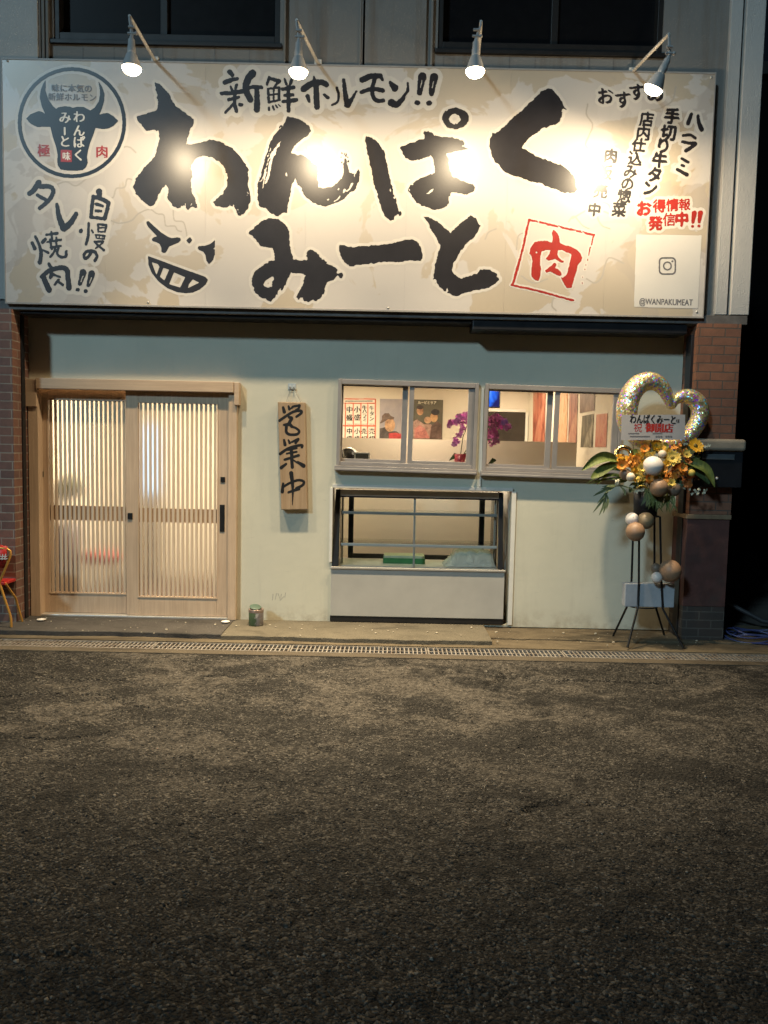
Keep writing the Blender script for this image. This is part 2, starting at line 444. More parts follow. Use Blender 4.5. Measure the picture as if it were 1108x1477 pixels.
M['plaque'] = wood('plaque_wood', (0.33, 0.215, 0.12), (0.46, 0.325, 0.20), 'Z', 0.5, 0.45)
M['ink'] = plain('black_ink', (0.012, 0.011, 0.011), 0.45, var=0.2)
M['white_trim'] = plain('white_trim', (0.72, 0.70, 0.64), 0.4, var=0.05)
M['chrome'] = plain('brushed_steel', (0.56, 0.53, 0.48), 0.36, 0.45, 0.08)
M['grey_panel'] = plain('grey_panel', (0.43, 0.415, 0.375), 0.45, var=0.06, scale=4)
M['black_plastic'] = plain('black_plastic', (0.014, 0.014, 0.015), 0.35)
def concrete(name, c0, c1, st):
    m, t = newmat(name, 0.88, 0, 0.2); c = t.coord(); a = t.noise(c, 3.2, 8, 0.72, 0.4); f = t.noise(c, 60, 4, 0.7); d = t.noise(t.mapping(c, (1, 2.5, 1)), 1.4, 7, 0.7, 0.8)
    b = t.ramp(a.outputs[0], [(0.3, c0), (0.7, c1)]).outputs[0]; b = t.mix(t.ramp(d.outputs[0], [(0.5, 0.0), (0.66, 0.85)]).outputs[0], b, st)
    b = t.mix(t.ramp(f.outputs[0], [(0.5, 0.0), (0.7, 0.45)]).outputs[0], b, tuple(x * 0.45 for x in c0)); t.base(b)
    t.bump(t.math('ADD', f.outputs[0], t.math('MULTIPLY', a.outputs[0], 2.0)), 0.7, 0.008); return m
M['concrete'] = concrete('concrete', (0.105, 0.094, 0.070), (0.15, 0.132, 0.098), (0.062, 0.056, 0.042))
M['concrete_dark'] = concrete('concrete_dark', (0.06, 0.055, 0.05), (0.085, 0.078, 0.070), (0.038, 0.035, 0.031))
M['kerb'] = concrete('kerb_concrete', (0.10, 0.080, 0.052), (0.145, 0.118, 0.078), (0.055, 0.044, 0.03))
M['kerb_dark'] = concrete('kerb_dark', (0.07, 0.058, 0.042), (0.10, 0.083, 0.06), (0.038, 0.032, 0.024))
# asphalt: dark binder, pale chips, worn sandy patches near the shop
m, t = newmat('asphalt', 0.9, 0, 0.2); c = t.coord()
wob = t.noise(c, 36, 2, 0.5); wv = t.mix(0.016, c, wob.outputs[1], 'ADD')
v1 = t.new('ShaderNodeTexVoronoi'); v1.inputs['Scale'].default_value = 96; t.link(wv, v1.inputs['Vector'])
v2 = t.new('ShaderNodeTexVoronoi'); v2.inputs['Scale'].default_value = 60; t.link(wv, v2.inputs['Vector'])
big = t.noise(c, 0.5, 7, 0.68, 0.6); mid = t.noise(t.mapping(c, (1, 1.4, 1)), 1.7, 9, 0.74, 0.5); fine = t.noise(c, 30, 3, 0.6); crs = t.noise(c, 8, 4, 0.65)
s1 = t.new('ShaderNodeSeparateColor'); t.link(v1.outputs['Color'], s1.inputs[0]); s2 = t.new('ShaderNodeSeparateColor'); t.link(v2.outputs['Color'], s2.inputs[0])
stone = t.ramp(s1.outputs[0], [(0.0, (0.0065, 0.006, 0.0053)), (0.5, (0.023, 0.0215, 0.0185)), (0.8, (0.050, 0.0465, 0.0405)), (0.97, (0.098, 0.091, 0.078))]).outputs[0]
col = t.mix(t.ramp(fine.outputs[0], [(0.38, 0.7), (0.52, 0.0)]).outputs[0], stone, (0.0085, 0.008, 0.007))
chip = t.math('MULTIPLY', t.ramp(s2.outputs[1], [(0.91, 0.0), (0.93, 0.9)]).outputs[0], t.ramp(v2.outputs['Distance'], [(0.22, 1.0), (0.34, 0.0)]).outputs[0])
col = t.mix(chip, col, t.mix(s2.outputs[0], (0.08, 0.066, 0.048), (0.17, 0.155, 0.13)))
sp = t.new('ShaderNodeSeparateXYZ'); t.link(c, sp.inputs[0])
near = t.ramp(t.math('MULTIPLY_ADD', sp.outputs[1], 0.2, 1.0), [(0.15, 0.0), (0.55, 1.0)]).outputs[0]   # dust washed towards the drain
pf = t.math('ADD', t.math('MULTIPLY', big.outputs[0], 0.42), t.math('ADD', t.math('MULTIPLY', mid.outputs[0], 0.5), t.math('MULTIPLY', crs.outputs[0], 0.26)))
patch = t.ramp(pf, [(0.575, 0.0), (0.635, 1.0)]).outputs[0]
dust = t.math('MULTIPLY', patch, near)
dcol = t.ramp(fine.outputs[0], [(0.32, (0.035, 0.030, 0.023)), (0.5, (0.098, 0.087, 0.072)), (0.68, (0.165, 0.147, 0.123))]).outputs[0]
col = t.mix(dust, col, t.mix(0.5, dcol, stone))
dk = t.ramp(mid.outputs[0], [(0.38, 0.8), (0.50, 0.0)]).outputs[0]
col = t.mix(dk, col, (0.009, 0.0085, 0.0075))
t.base(col)
hh = t.math('ADD', t.math('MULTIPLY', v1.outputs['Distance'], -0.7), t.math('ADD', t.math('MULTIPLY', v2.outputs['Distance'], -0.8), t.math('MULTIPLY', fine.outputs[0], 0.9)))
t.bump(hh, 1.0, 0.012); M['asphalt'] = m

# ------------------------------------------------------------------ measured boxes
def ext(px0, py0, px1, py1, Y):                    # x0, x1, z0, z1 of a photographed rectangle on y = Y
    c = [at(a, b, Y) for a, b in ((px0, py0), (px1, py0), (px1, py1), (px0, py1))]
    return (c[0].x + c[3].x) / 2, (c[1].x + c[2].x) / 2, (c[2].z + c[3].z) / 2, (c[0].z + c[1].z) / 2
def bx(mb, px0, py0, px1, py1, Yf, Yb):
    x0, x1, z0, z1 = ext(px0, py0, px1, py1, Yf); mb.box(x0, x1, Yf, Yb, z0, z1); return x0, x1, z0, z1
def wall_with_holes(mb, x0, x1, z0, z1, y0, y1, holes):
    xs = sorted({x0, x1, *[h[0] for h in holes], *[h[1] for h in holes]}); zs = sorted({z0, z1, *[h[2] for h in holes], *[h[3] for h in holes]})
    for a in range(len(xs) - 1):
        for b in range(len(zs) - 1):
            xm, zm = (xs[a] + xs[a + 1]) / 2, (zs[b] + zs[b + 1]) / 2
            if any(h[0] < xm < h[1] and h[2] < zm < h[3] for h in holes): continue
            A, B, C, D = xs[a], xs[a + 1], zs[b], zs[b + 1]
            mb.face([(A, y0, C), (B, y0, C), (B, y0, D), (A, y0, D)]); mb.face([(B, y1, C), (A, y1, C), (A, y1, D), (B, y1, D)])
    for h in holes:
        a, b, c, d = h
        mb.face([(a, y0, c), (a, y1, c), (a, y1, d), (a, y0, d)][::-1]); mb.face([(b, y0, c), (b, y1, c), (b, y1, d), (b, y0, d)])
        if c > z0: mb.face([(a, y0, c), (b, y0, c), (b, y1, c), (a, y1, c)])
        if d < z1: mb.face([(a, y0, d), (b, y0, d), (b, y1, d), (a, y1, d)][::-1])
    mb.face([(x0, y0, z1), (x1, y0, z1), (x1, y1, z1), (x0, y1, z1)])
    mb.face([(x0, y0, z0), (x0, y1, z0), (x0, y1, z1), (x0, y0, z1)][::-1]); mb.face([(x1, y0, z0), (x1, y1, z0), (x1, y1, z1), (x1, y0, z1)])

# ------------------------------------------------------------------ ground
ZG = -0.055                                         # road level; the concrete apron in front of the shop is z = 0
hn = lambda x, y: 0.012 * math.sin(x * 0.9 + 1.3) * math.sin(y * 1.1 + 0.4) + 0.006 * math.sin(x * 2.3 + y * 1.7)
RX, RY = np.arange(-5.0, 5.0001, 0.0165), np.concatenate((np.arange(-1.03, -6.0, -0.0165), [-6.02]))
GX, GY = np.meshgrid(RX, RY)
ramp_ = np.clip((-1.03 - GY) / 0.6, 0, 1)
HZ = (0.012 * np.sin(GX * 0.9 + 1.3) * np.sin(GY * 1.1 + 0.4) + 0.006 * np.sin(GX * 2.3 + GY * 1.7)) * ramp_
rough_ = 0.009 * _vnoise(GX, GY, 0.31, 71) + 0.007 * _vnoise(GX, GY, 0.13, 72) + 0.0055 * _vnoise(GX, GY, 0.06, 73) + 0.0045 * _vnoise(GX, GY, 0.031, 74)
crk = np.abs(_vnoise(GX + 0.12 * _vnoise(GX, GY, 0.2, 75), GY * 1.5, 0.95, 76)); gate = np.clip(_vnoise(GX, GY, 1.1, 77) * 2.5 + 0.2, 0, 1)
HZ = HZ + (rough_ - 0.034 * np.clip(1 - crk / 0.032, 0, 1) * gate) * np.clip((-1.03 - GY) / 0.08, 0, 1)   # broken surface with short creases
edge_ = np.clip(np.minimum(5.0 - np.abs(GX), GY + 6.02) / 0.4, 0, 1); HZ *= edge_
def road_h(x, y):
    return HZ[min(len(RY) - 1, max(0, int(round((-1.03 - y) / 0.0165)))), min(len(RX) - 1, max(0, int(round((x + 5.0) / 0.0165))))]
me = bpy.data.meshes.new('road'); nxr, nyr = len(RX), len(RY)
vv = np.stack([GX, GY, ZG - 0.006 + HZ], -1).reshape(-1, 3)
ii = np.arange(nxr * nyr).reshape(nyr, nxr); qq = np.stack([ii[1:, :-1], ii[1:, 1:], ii[:-1, 1:], ii[:-1, :-1]], -1).reshape(-1, 4)
outer = [(-220, -1.03), (-5, -1.03), (-5, -6.02), (5, -6.02), (5, -1.03), (220, -1.03), (220, -220), (-220, -220)]
n0 = len(vv); vv = np.concatenate([vv, [(x, y, ZG - 0.006) for x, y in outer]])
me.from_pydata(vv.tolist(), [], qq.tolist() + [(n0 + 0, n0 + 7, n0 + 2, n0 + 1), (n0 + 2, n0 + 7, n0 + 6, n0 + 3), (n0 + 3, n0 + 6, n0 + 5, n0 + 4)])
me.polygons.foreach_set('use_smooth', [True] * len(me.polygons)); me.update(); me.materials.append(M['asphalt'])
ro_ = bpy.data.objects.new('road', me); COL.objects.link(ro_); ro_['kind'] = 'structure'
def ragged_slab(x0, x1, yf, yb, z0, z1, mat, name, amp=0.02, seed=1):
    r = random.Random(seed); mb = MB(); n = int((x1 - x0) / 0.06); F = []
    o = 0
    for k in range(n + 1):
        o = o * 0.75 + r.uniform(-amp, amp); F.append((x0 + (x1 - x0) * k / n, yf + o))
    mb.grid([[(x, y, z0) for x, y in F], [(x, y + 0.004, z1 - 0.006) for x, y in F], [(x, y + 0.012, z1) for x, y in F], [(x, yb, z1) for x, _ in F]], sm=False)
    mb.face([(x1, F[-1][1], z0), (x1, yb, z0), (x1, yb, z1), (x1, F[-1][1] + 0.01, z1)]); mb.face([(x0, F[0][1], z0), (x0, yb, z0), (x0, yb, z1), (x0, F[0][1] + 0.01, z1)][::-1])
    return mb.build(name, mat, kind='structure')
XD = at(330, 900, -0.3).x; XS = at(705, 920, -0.4).x
ragged_slab(-5.5, XD - 0.004, -0.60, 0.3, -0.12, 0.0, M['concrete_dark'], 'door_apron', 0.012, 3)
ragged_slab(XD, XS, -0.63, 0.3, -0.12, -0.003, M['concrete'], 'concrete_apron', 0.012, 5)
ragged_slab(XS + 0.004, 5.5, -0.40, 0.3, -0.12, -0.028, M['kerb'], 'worn_apron', 0.02, 8)
k = MB(); k.box(-9, 9, -0.70, -0.2, -0.2, ZG + 0.012); k.build('gutter_edge', M['kerb'], kind='structure')
k = MB(); k.box(-9, 9, -0.925, -0.695, -0.22, ZG - 0.10); k.build('drain_channel', M['void'], kind='structure')
k = MB(); k.box(-9, 9, -1.03, -0.92, -0.2, ZG + 0.004); k.build('kerb_strip', M['kerb_dark'], kind='structure', bevel=0.006)
k = MB(); k.box(3.1, 30, -0.2, 30, -0.3, -0.045); k.build('alley_ground', M['concrete_dark'], kind='structure')

# grates over the drain: one per length of channel
gx = [-4.45, -3.17, at(222, 930, -0.81).x]
while gx[-1] < 4.2: gx.append(gx[-1] + 1.12)
spots = ['left of the shop beside the brick pillar', 'below the left door panel', 'below the right door panel and paint can', 'below the left half of the display case', 'below the right half of the display case',
         'in front of the cream wall under the right window', 'in front of the flower stand legs', 'by the dark alley at the right end', 'beyond the right end of the shop']
for i in range(len(gx) - 1):
    a, b = gx[i] + 0.004, gx[i + 1] - 0.004
    gr = thing('drain_grate', 'galvanised steel drain grate ' + spots[min(i, len(spots) - 1)], 'drain grate', ((a + b) / 2, -0.81, ZG), 'steel grates over the roadside drain')
    mb = MB(); mb.box(a, b, -0.918, -0.906, ZG - 0.05, ZG + 0.004); mb.box(a, b, -0.714, -0.702, ZG - 0.05, ZG + 0.004)
    mb.box(a, a + 0.012, -0.906, -0.714, ZG - 0.04, ZG + 0.003); mb.box(b - 0.012, b, -0.906, -0.714, ZG - 0.04, ZG + 0.003)
    mb.build('frame', M['galv'], gr)
    mb = MB(); n = int((b - a - 0.03) / 0.034)
    for q in range(1, n):
        x = a + 0.012 + (b - a - 0.024) * q / n; s = 0.001
        mb.hexa([(x - s, -0.9058, ZG - 0.03), (x - s + 0.010, -0.9058, ZG - 0.03), (x + s + 0.010, -0.7142, ZG - 0.03), (x + s, -0.7142, ZG - 0.03),
                 (x - s, -0.9058, ZG + 0.001), (x - s + 0.010, -0.9058, ZG + 0.001), (x + s + 0.010, -0.7142, ZG + 0.001), (x + s, -0.7142, ZG + 0.001)])
    mb.box(a + 0.012, b - 0.012, -0.816, -0.804, ZG - 0.03, ZG - 0.001)
    mb.build('bars', M['galv'], gr)

# ------------------------------------------------------------------ shop building
B = thing('shop_building', 'cream fronted shop with brick pillars, sliding door, two windows and a dark upper storey', 'building', (0, 0, 0))
XL, XR = at(36, 600, 0).x, at(989, 700, 0).x
ZT = at(500, 440, 0).z + 0.10
hd = ext(46, 553, 340, 893, 0); hd = (hd[0], hd[1], 0.0, hd[3])
hc = ext(479, 706, 735, 900, 0); hc = (hc[0], hc[1], 0.0, hc[3])
wl = [at(*p, 0) for p in ((488.5, 546.5), (689.5, 553.5), (686, 685.5), (485, 678.5))]
wr = [at(*p, 0) for p in ((697.5, 553.3), (898, 561.3), (893, 693.5), (696, 686.5))]
def wrect(q): return (q[0].x + q[3].x) / 2, (q[1].x + q[2].x) / 2, (q[2].z + q[3].z) / 2, (q[0].z + q[1].z) / 2
WL, WR_ = wrect(wl), wrect(wr)
hwl = (WL[0] + 0.03, WL[1] - 0.03, WL[2] + 0.04, WL[3] - 0.04); hwr = (WR_[0] + 0.03, WR_[1] - 0.03, WR_[2] + 0.04, WR_[3] - 0.04)
mb = MB(); wall_with_holes(mb, XL, XR, -0.02, ZT, 0.0, 0.11, [hd, hc, hwl, hwr]); mb.build('shop_wall', M['shop_wall'], B)
# upper storey
ZU = at(500, 440, -0.2).z
U0, U1 = -4.6, at(1066, 440, -0.2).x + 0.06
hu1 = ext(76, -160, 405, 61, -0.2); hu2 = ext(634, -160, 961, 75, -0.2)
hu1 = (hu1[0], hu1[1], hu1[2], 6.6); hu2 = (hu2[0], hu2[1], hu2[2], 6.6)
mb = MB(); wall_with_holes(mb, U0, U1, ZU - 0.03, 7.2, -0.2, 0.4, [hu1, hu2]); mb.build('upper_wall', M['upper_wall'], B)
mb = MB()
x0, x1, _, _ = ext(-60, 90, 57, 300, -0.24); mb.box(-4.6, x1, -0.245, -0.202, ZU - 0.02, 7.2)
mb.build('stucco_pier', M['pier'], B, bevel=0.004); mb = MB(); x0, x1, _, _ = ext(414, 0, 455, 90, -0.24); mb.box(x0 + 0.02, x1 + 0.42, -0.232, -0.202, ZU + 0.4, 7.2)
x0, x1, _, _ = ext(540, 0, 615, 90, -0.24); mb.box(x0 - 0.1, x1, -0.232, -0.202, ZU + 0.4, 7.2)
mb.build('wall_pier', M['upper_wall'], B, bevel=0.004)
mb = MB(); x0 = at(1040, 300, -0.25).x
mb.box(x0, x0 + 0.10, -0.25, -0.202, ZU - 0.025, 7.2); mb.box(x0 + 0.125, U1 + 0.003, -0.26, -0.202, ZU - 0.025, 7.2); mb.build('corner_pier', M['pier'], B, bevel=0.006)
mb = MB()
for px in (57.5, 63, 69): 
    p = at(px, 40, -0.22); mb.box(p.x - 0.012, p.x + 0.012, -0.235, -0.202, ZU + 0.3, 7.2)
for px in (520, 411, 623):
    p = at(px, 40, -0.22); mb.box(p.x - 0.009, p.x + 0.009, -0.24, -0.202, ZU + 0.3, 7.2)
mb.build('wall_batten', M['upper_wall'], B, bevel=0.003)
for hu, xm in ((hu1, 238), (hu2, 800)):
    a, b, c, d = hu; e = 0.045
    fr = MB()
    fr.box(a, a + e, -0.185, 0.0, c, d); fr.box(b - e, b, -0.185, 0.0, c, d); fr.box(a + e, b - e, -0.185, 0.0, c, c + e + 0.03); fr.box(a + e, b - e, -0.188, 0.0, d - e, d)
    xm_ = at(xm, 20, -0.1).x; fr.box(xm_ - 0.03, xm_ + 0.03, -0.13, -0.05, c + e + 0.03, d - e)
    fr.box(a - 0.02, b + 0.02, -0.225, -0.19, c - 0.035, c)
    wobj = fr.build('upper_window', M['bronze'], B, bevel=0.004)
    pn = MB(); pn.box(a + e, b - e, -0.095, -0.09, c + e, d - e); pn.build('pane', M['dark_glass'], wobj)
# beam and shutter housing under the sign
mb = MB(); x0, x1, z0, z1 = ext(-40, 439, 1064, 449, -0.27)
ZB0 = (at(5, 447, -0.27).z + at(1010, 466, -0.27).z) / 2; ZB1 = ZB0 + 0.075
mb.box(-4.6, U1 - 0.01, -0.268, 0.1, ZB0, ZB1); mb.build('beam', M['grey_beam'], B, bevel=0.004)
mb = MB(); xa = at(29, 455, -0.22).x; xb = at(990, 470, -0.22).x; xm_ = at(681, 470, -0.22).x
zb = (at(300, 459, -0.2).z); zc = at(830, 480, -0.2).z
mb.box(xa, xm_, -0.235, 0.0 - 0.003, zb, ZB0 - 0.002); mb.box(xm_ + 0.001, xb, -0.25, -0.003, zc, ZB0 - 0.002); mb.build('shutter_housing', M['black_metal'], B, bevel=0.008)
mb = MB(); x_ = at(33.5, 650, -0.13).x; mb.box(x_ - 0.015, x_ + 0.015, -0.16, -0.10, 0, zb); mb.build('shutter_rail', M['black_metal'], B, bevel=0.003); mb = MB()
x_ = at(992, 650, -0.2).x; mb.box(x_ - 0.03, x_ + 0.03, -0.235, -0.12, -0.02, zc); mb.build('shutter_rail', M['black_metal'], B, bevel=0.003)
# brick pillars
xp = at(20, 650, -0.31).x
mb = MB(); mb.box(-4.6, xp, -0.31, 0.4, -0.06, ZB0 - 0.002); mb.box(xp - 0.002, at(41, 650, 0).x, -0.095, 0.35, -0.05, ZB0 - 0.003); mb.build('brick_pillar', M['brick_left'], B)
xq = at(1003, 560, -0.31).x; xr = at(1066, 560, -0.31).x - 0.01
zq = at(1030, 742, -0.31).z; zk = at(1030, 880, -0.31).z; zq0 = at(1030, 735, -0.31).z
mb = MB(); mb.box(xq, xr, -0.31, 0.4, zq, ZB0 - 0.002); mb.box(at(979, 850, -0.06).x, xq - 0.001, -0.06, 0.35, -0.05, ZB0 - 0.003); mb.build('brick_pillar', M['brick_right'], B)
mb = MB(); mb.box(xq - 0.015, xr - 0.01, -0.322, 0.38, 0.27, zq - 0.045); mb.build('painted_base', M['redpaint'], B, bevel=0.004)
M['brick_dark'] = bricks('brick_dark', (0.06, 0.045, 0.04), (0.045, 0.04, 0.036), (0.11, 0.10, 0.085))
mb = MB(); mb.box(xq - 0.012, xr - 0.012, -0.319, 0.375, -0.06, 0.268); mb.build('brick_foot', M['brick_dark'], B)
mb = MB(); mb.box(xq - 0.025, xr, -0.333, 0.39, zq - 0.043, zq - 0.002); mb.build('stone_band', plain('stone_band', (0.20, 0.14, 0.085), 0.8, var=0.25, bump=0.3), B, bevel=0.006)
# side and rear of the building, so it is a solid
mb = MB(); mb.box(U1 - 0.5, U1 - 0.05, 0.42, 6.0, -0.1, 7.1); mb.box(-4.6, -4.2, 0.42, 6.0, -0.1, 7.1); mb.box(-4.6, U1 - 0.05, 6.0, 6.3, -0.1, 7.1); mb.box(-4.6, U1 - 0.05, 0.42, 6.3, 7.1, 7.25); mb.build('outer_wall', M['grey_beam'], B)
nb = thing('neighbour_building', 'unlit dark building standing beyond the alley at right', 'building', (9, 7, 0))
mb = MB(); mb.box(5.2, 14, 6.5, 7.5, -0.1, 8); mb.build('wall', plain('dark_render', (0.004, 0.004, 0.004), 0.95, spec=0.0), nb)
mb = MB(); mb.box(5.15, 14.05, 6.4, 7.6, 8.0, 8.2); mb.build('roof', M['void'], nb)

# sliding door: a frame with two lattice panels
DH = hd
fr = MB()
x0, x1, z0, z1 = ext(42, 552, 56, 892, -0.06); fr.box(x0, x1, -0.055, 0.10, 0.0, z1 - 0.09); XFL = x1; fr.build('door_post', M['hinoki'], B, bevel=0.003); fr = MB()
x0b, x1b, _, z1b = ext(329, 560, 341, 893, -0.06); fr.box(x0b, x1b, -0.055, 0.10, 0.0, z1b - 0.024); XFR = x0b
fr.build('door_post', M['hinoki'], B, bevel=0.003)
fr = MB(); a0, a1, c0, c1 = ext(50, 547.5, 337, 563, -0.11); ZH0, ZH1 = c0, c1
fr.box(a0, a1 - 0.004, -0.092, 0.0 - 0.002, ZH0, ZH1); fr.box(x0 - 0.012, x1 - 0.002, -0.075, -0.003, ZH0 - 0.16, ZH1 - 0.01)
fr.box(a1, a1 + 0.045, -0.085, -0.003, ZH0 - 0.11, ZH1 - 0.004)
fr.build('door_head', M['hinoki_x'], B, bevel=0.004)
fr = MB(); fr.box(XFL, XFR, -0.05, 0.10, 0.0, 0.018); fr.build('door_track', M['chrome'], B, bevel=0.003)
m, t = newmat('frosted_glass', 0.55); t.bsdf.inputs['Transmission Weight'].default_value = 1.0; t.bsdf.inputs['IOR'].default_value = 1.12
t.base((0.93, 0.92, 0.86)); c = t.coord(); wv = t.noise(t.mapping(c, (60, 60, 25)), 3.0, 2, 0.5); t.bump(wv.outputs[0], 0.25, 0.003); M['frost'] = m
def door_panel(pa, pb, pya, pyb, Yf, stile, gl, rail, n, hx, side):
    a, b, c, d = ext(pa, pya, pb, pyb, Yf); c = 0.02
    dp = MB(); T = 0.034
    ga, gb, gc, gd = ext(*gl, Yf)
    dp.box(a, ga, Yf, Yf + T, c, d); dp.box(gb, b, Yf, Yf + T, c, d)
    dp.box(ga + 0.0005, gb - 0.0005, Yf + 0.001, Yf + T, c, gc); dp.box(ga + 0.0005, gb - 0.0005, Yf + 0.001, Yf + T, gd, d)
    ob = dp.build('sliding_door', M['hinoki'], B, bevel=0.0025)
    s = MB(); pit = (gb - ga) / n
    for k in range(n):
        xc = ga + pit * (k + 0.5); s.box(xc - pit * 0.26, xc + pit * 0.26, Yf + 0.006, Yf + 0.022, gc, gd)
    s.build('lattice', M['lattice'], ob, bevel=0.001)
    s = MB(); _, _, r0, r1 = ext(gl[0], rail[0], gl[2], rail[1], Yf); s.box(ga, gb, Yf + 0.0225, Yf + 0.032, r0, r1); s.build('mid_rail', M['hinoki_x'], ob)
    s = MB(); y = Yf + 0.028; s.face([(ga, y, gc), (gb, y, gc), (gb, y, gd), (ga, y, gd)]); s.build('glass', M['frost'], ob)
    s = MB(); e = 0.012                                # thin bead round the lattice
    s.box(ga - e, gb + e, Yf - 0.004, Yf + 0.0, gc - e, gc); s.box(ga - e, gb + e, Yf - 0.004, Yf, gd, gd + e); s.box(ga - e, ga, Yf - 0.004, Yf, gc, gd); s.box(gb, gb + e, Yf - 0.004, Yf, gc, gd)
    s.build('bead', M['hinoki'], ob)
    s = MB(); bx(s, hx[0], hx[1], hx[2], hx[3], Yf - 0.006, Yf + 0.0); s.build('handle', M['black_plastic'], ob, bevel=0.003)
    s = MB(); bx(s, side[0], side[1], side[2], side[3], Yf - 0.008, Yf); s.build('lock', M['black_plastic'], ob, bevel=0.002)
    return ob
door_panel(54, 186, 560, 888, 0.035, 12, (71, 578, 182, 855), (730, 751), 17, (56.5, 722, 62, 760), (57, 680, 62.5, 688))
door_panel(182, 330, 563, 892, -0.02, 12, (200, 582, 313, 861), (734, 754), 17, (317, 728, 324, 767), (318, 688, 324.5, 695.5))
s = MB(); bx(s, 184, 740, 191, 749, -0.03, -0.02); s.build('centre_lock', M['black_plastic'], B, bevel=0.002)

# shop windows: aluminium frame, two sashes each, set a touch out of level as in the photograph
def shop_window(q, mirror_seed):
    cx = sum(p.x for p in q) / 4; cz = sum(p.z for p in q) / 4
    W = (q[1].x + q[2].x - q[0].x - q[3].x) / 2; H = (q[0].z + q[1].z - q[2].z - q[3].z) / 2
    tilt = math.atan2(q[0].z - q[1].z + q[3].z - q[2].z, 2 * W) * 0.8
    e = bpy.data.objects.new('shop_window', None); COL.objects.link(e); e.parent = B; e.location = (cx, 0, cz); e.rotation_euler = (0, tilt, 0); e.empty_display_size = .1
    w_, h_ = W / 2, H / 2
    X = lambda x: cx + x
    Z = lambda z: cz + z
    f = MB(); t_ = 0.032
    f.box(X(-w_), X(-w_ + t_), -0.045, 0.06, Z(-h_ + 0.05), Z(h_)); f.box(X(w_ - t_), X(w_), -0.045, 0.06, Z(-h_ + 0.05), Z(h_))
    f.box(X(-w_ + t_), X(w_ - t_), -0.04, 0.06, Z(h_ - 0.045), Z(h_ - 0.001)); f.box(X(-w_ + t_), X(w_ - t_), -0.035, 0.06, Z(-h_ + 0.051), Z(-h_ + 0.085))
    f.build('frame', M['alu'], e, bevel=0.003)
    f = MB(); f.box(X(-w_ - 0.012), X(w_ + 0.012), -0.065, 0.05, Z(-h_), Z(-h_ + 0.049)); f.box(X(-w_ - 0.004), X(w_ + 0.004), -0.075, -0.066, Z(-h_ + 0.006), Z(-h_ + 0.026)); f.build('sill', M['alu'], e, bevel=0.003)
    z0, z1 = -h_ + 0.0855, h_ - 0.0455
    for nm, xa, xb, yf, mt in (('rear', -w_ + t_ + 0.001, 0.0, 0.02, 'alu_dark'), ('front', 0.0 + 0.012, w_ - t_ - 0.001, -0.022, 'alu')):
        sgn = MB(); st = 0.035
        s0 = 0.014 if nm == 'rear' else 0.042
        sgn.box(X(xa), X(xa + s0), yf, yf + 0.028, Z(z0), Z(z1)); sgn.box(X(xb - (0.05 if nm == 'rear' else 0.055)), X(xb), yf, yf + 0.028, Z(z0), Z(z1))
        sgn.box(X(xa + s0), X(xb - 0.05), yf + 0.001, yf + 0.028, Z(z0), Z(z0 + 0.028)); sgn.box(X(xa + s0), X(xb - 0.05), yf + 0.001, yf + 0.028, Z(z1 - 0.012), Z(z1))
        so = sgn.build('sash', M['alu'], e, bevel=0.002)
        gl = MB(); y = yf + 0.015; gl.face([(X(xa + s0), y, Z(z0 + 0.028)), (X(xb - 0.05), y, Z(z0 + 0.028)), (X(xb - 0.05), y, Z(z1 - 0.012)), (X(xa + s0), y, Z(z1 - 0.012))]); gl.build('pane', M['glass'], e)
    return e
shop_window(wl, 1); shop_window(wr, 2)
mb = MB(); x0, x1, z0, z1 = ext(692.3, 560, 696, 702, -0.01); mb.box(x0 + 0.004, x1, -0.012, -0.0005, z0, z1); mb.build('gap_strip', M['white_trim'], B)

# white trim round the display case opening
mb = MB(); a, b, c, d = ext(478, 703.5, 737, 906, -0.02); e = 0.034
mb.box(a, b, -0.022, -0.0005, hc[3], hc[3] + 0.032); mb.box(hc[0] - 0.026, hc[0], -0.022, -0.0005, 0.55, hc[3] - 0.0005); mb.box(hc[1], hc[1] + 0.04, -0.022, -0.0005, 0.0, hc[3] - 0.0005)
mb.build('case_trim', M['white_trim'], B, bevel=0.003)
mb = MB(); mb.box(hc[1] + 0.001, hc[1] + 0.02, 0.111, 0.62, 0.0, hc[3]); mb.build('case_reveal', M['white_trim'], B); mb = MB(); mb.box(hc[0] - 0.02, hc[0] - 0.001, 0.111, 0.62, 0.0, hc[3]); mb.build('case_reveal', M['white_trim'], B)
for px in (468, 505, 545, 590, 640, 688, 735, 772, 810, 850, 885, 912, 960, 120, 165, 235, 310, 360):    # joints and drip marks below the upper windows
    p = at(px, 88, -0.2); mb = MB(); mb.box(p.x - 0.004, p.x + 0.004, -0.2025, -0.2001, ZU + 1.6, at(px, 80 if px > 600 else 66, -0.2).z); mb.build('wall_joint', M['grey_beam'], B)

# ------------------------------------------------------------------ the shop sign
YS = -0.30
sx0 = (at(7, 86, YS).x + at(5, 437, YS).x) / 2; sx1 = (at(1032, 107, YS).x + at(1013, 455, YS).x) / 2
sz1 = (at(7, 86, YS).z + at(1032, 107, YS).z) / 2; sz0 = (at(5, 437, YS).z + at(1013, 455, YS).z) / 2
SG = thing('shop_sign', 'wide cream signboard with big black brush lettering above the shop front', 'sign', ((sx0 + sx1) / 2, YS, sz0))
SROUGH = 0.31
m, t = newmat('sign_print', SROUGH, 0, 0.55); c = t.coord()
n1 = t.noise(c, 1.35, 5, 0.55, 0.7); n2 = t.noise(t.mapping(c, loc=(3.1, 0, 7.7)), 2.1, 4, 0.5, 0.9); n3 = t.noise(c, 0.45, 2, 0.5); n4 = t.noise(t.mapping(c, loc=(9, 2, 4)), 4.5, 6, 0.7)
sp = t.new('ShaderNodeSeparateXYZ'); t.link(c, sp.inputs[0])
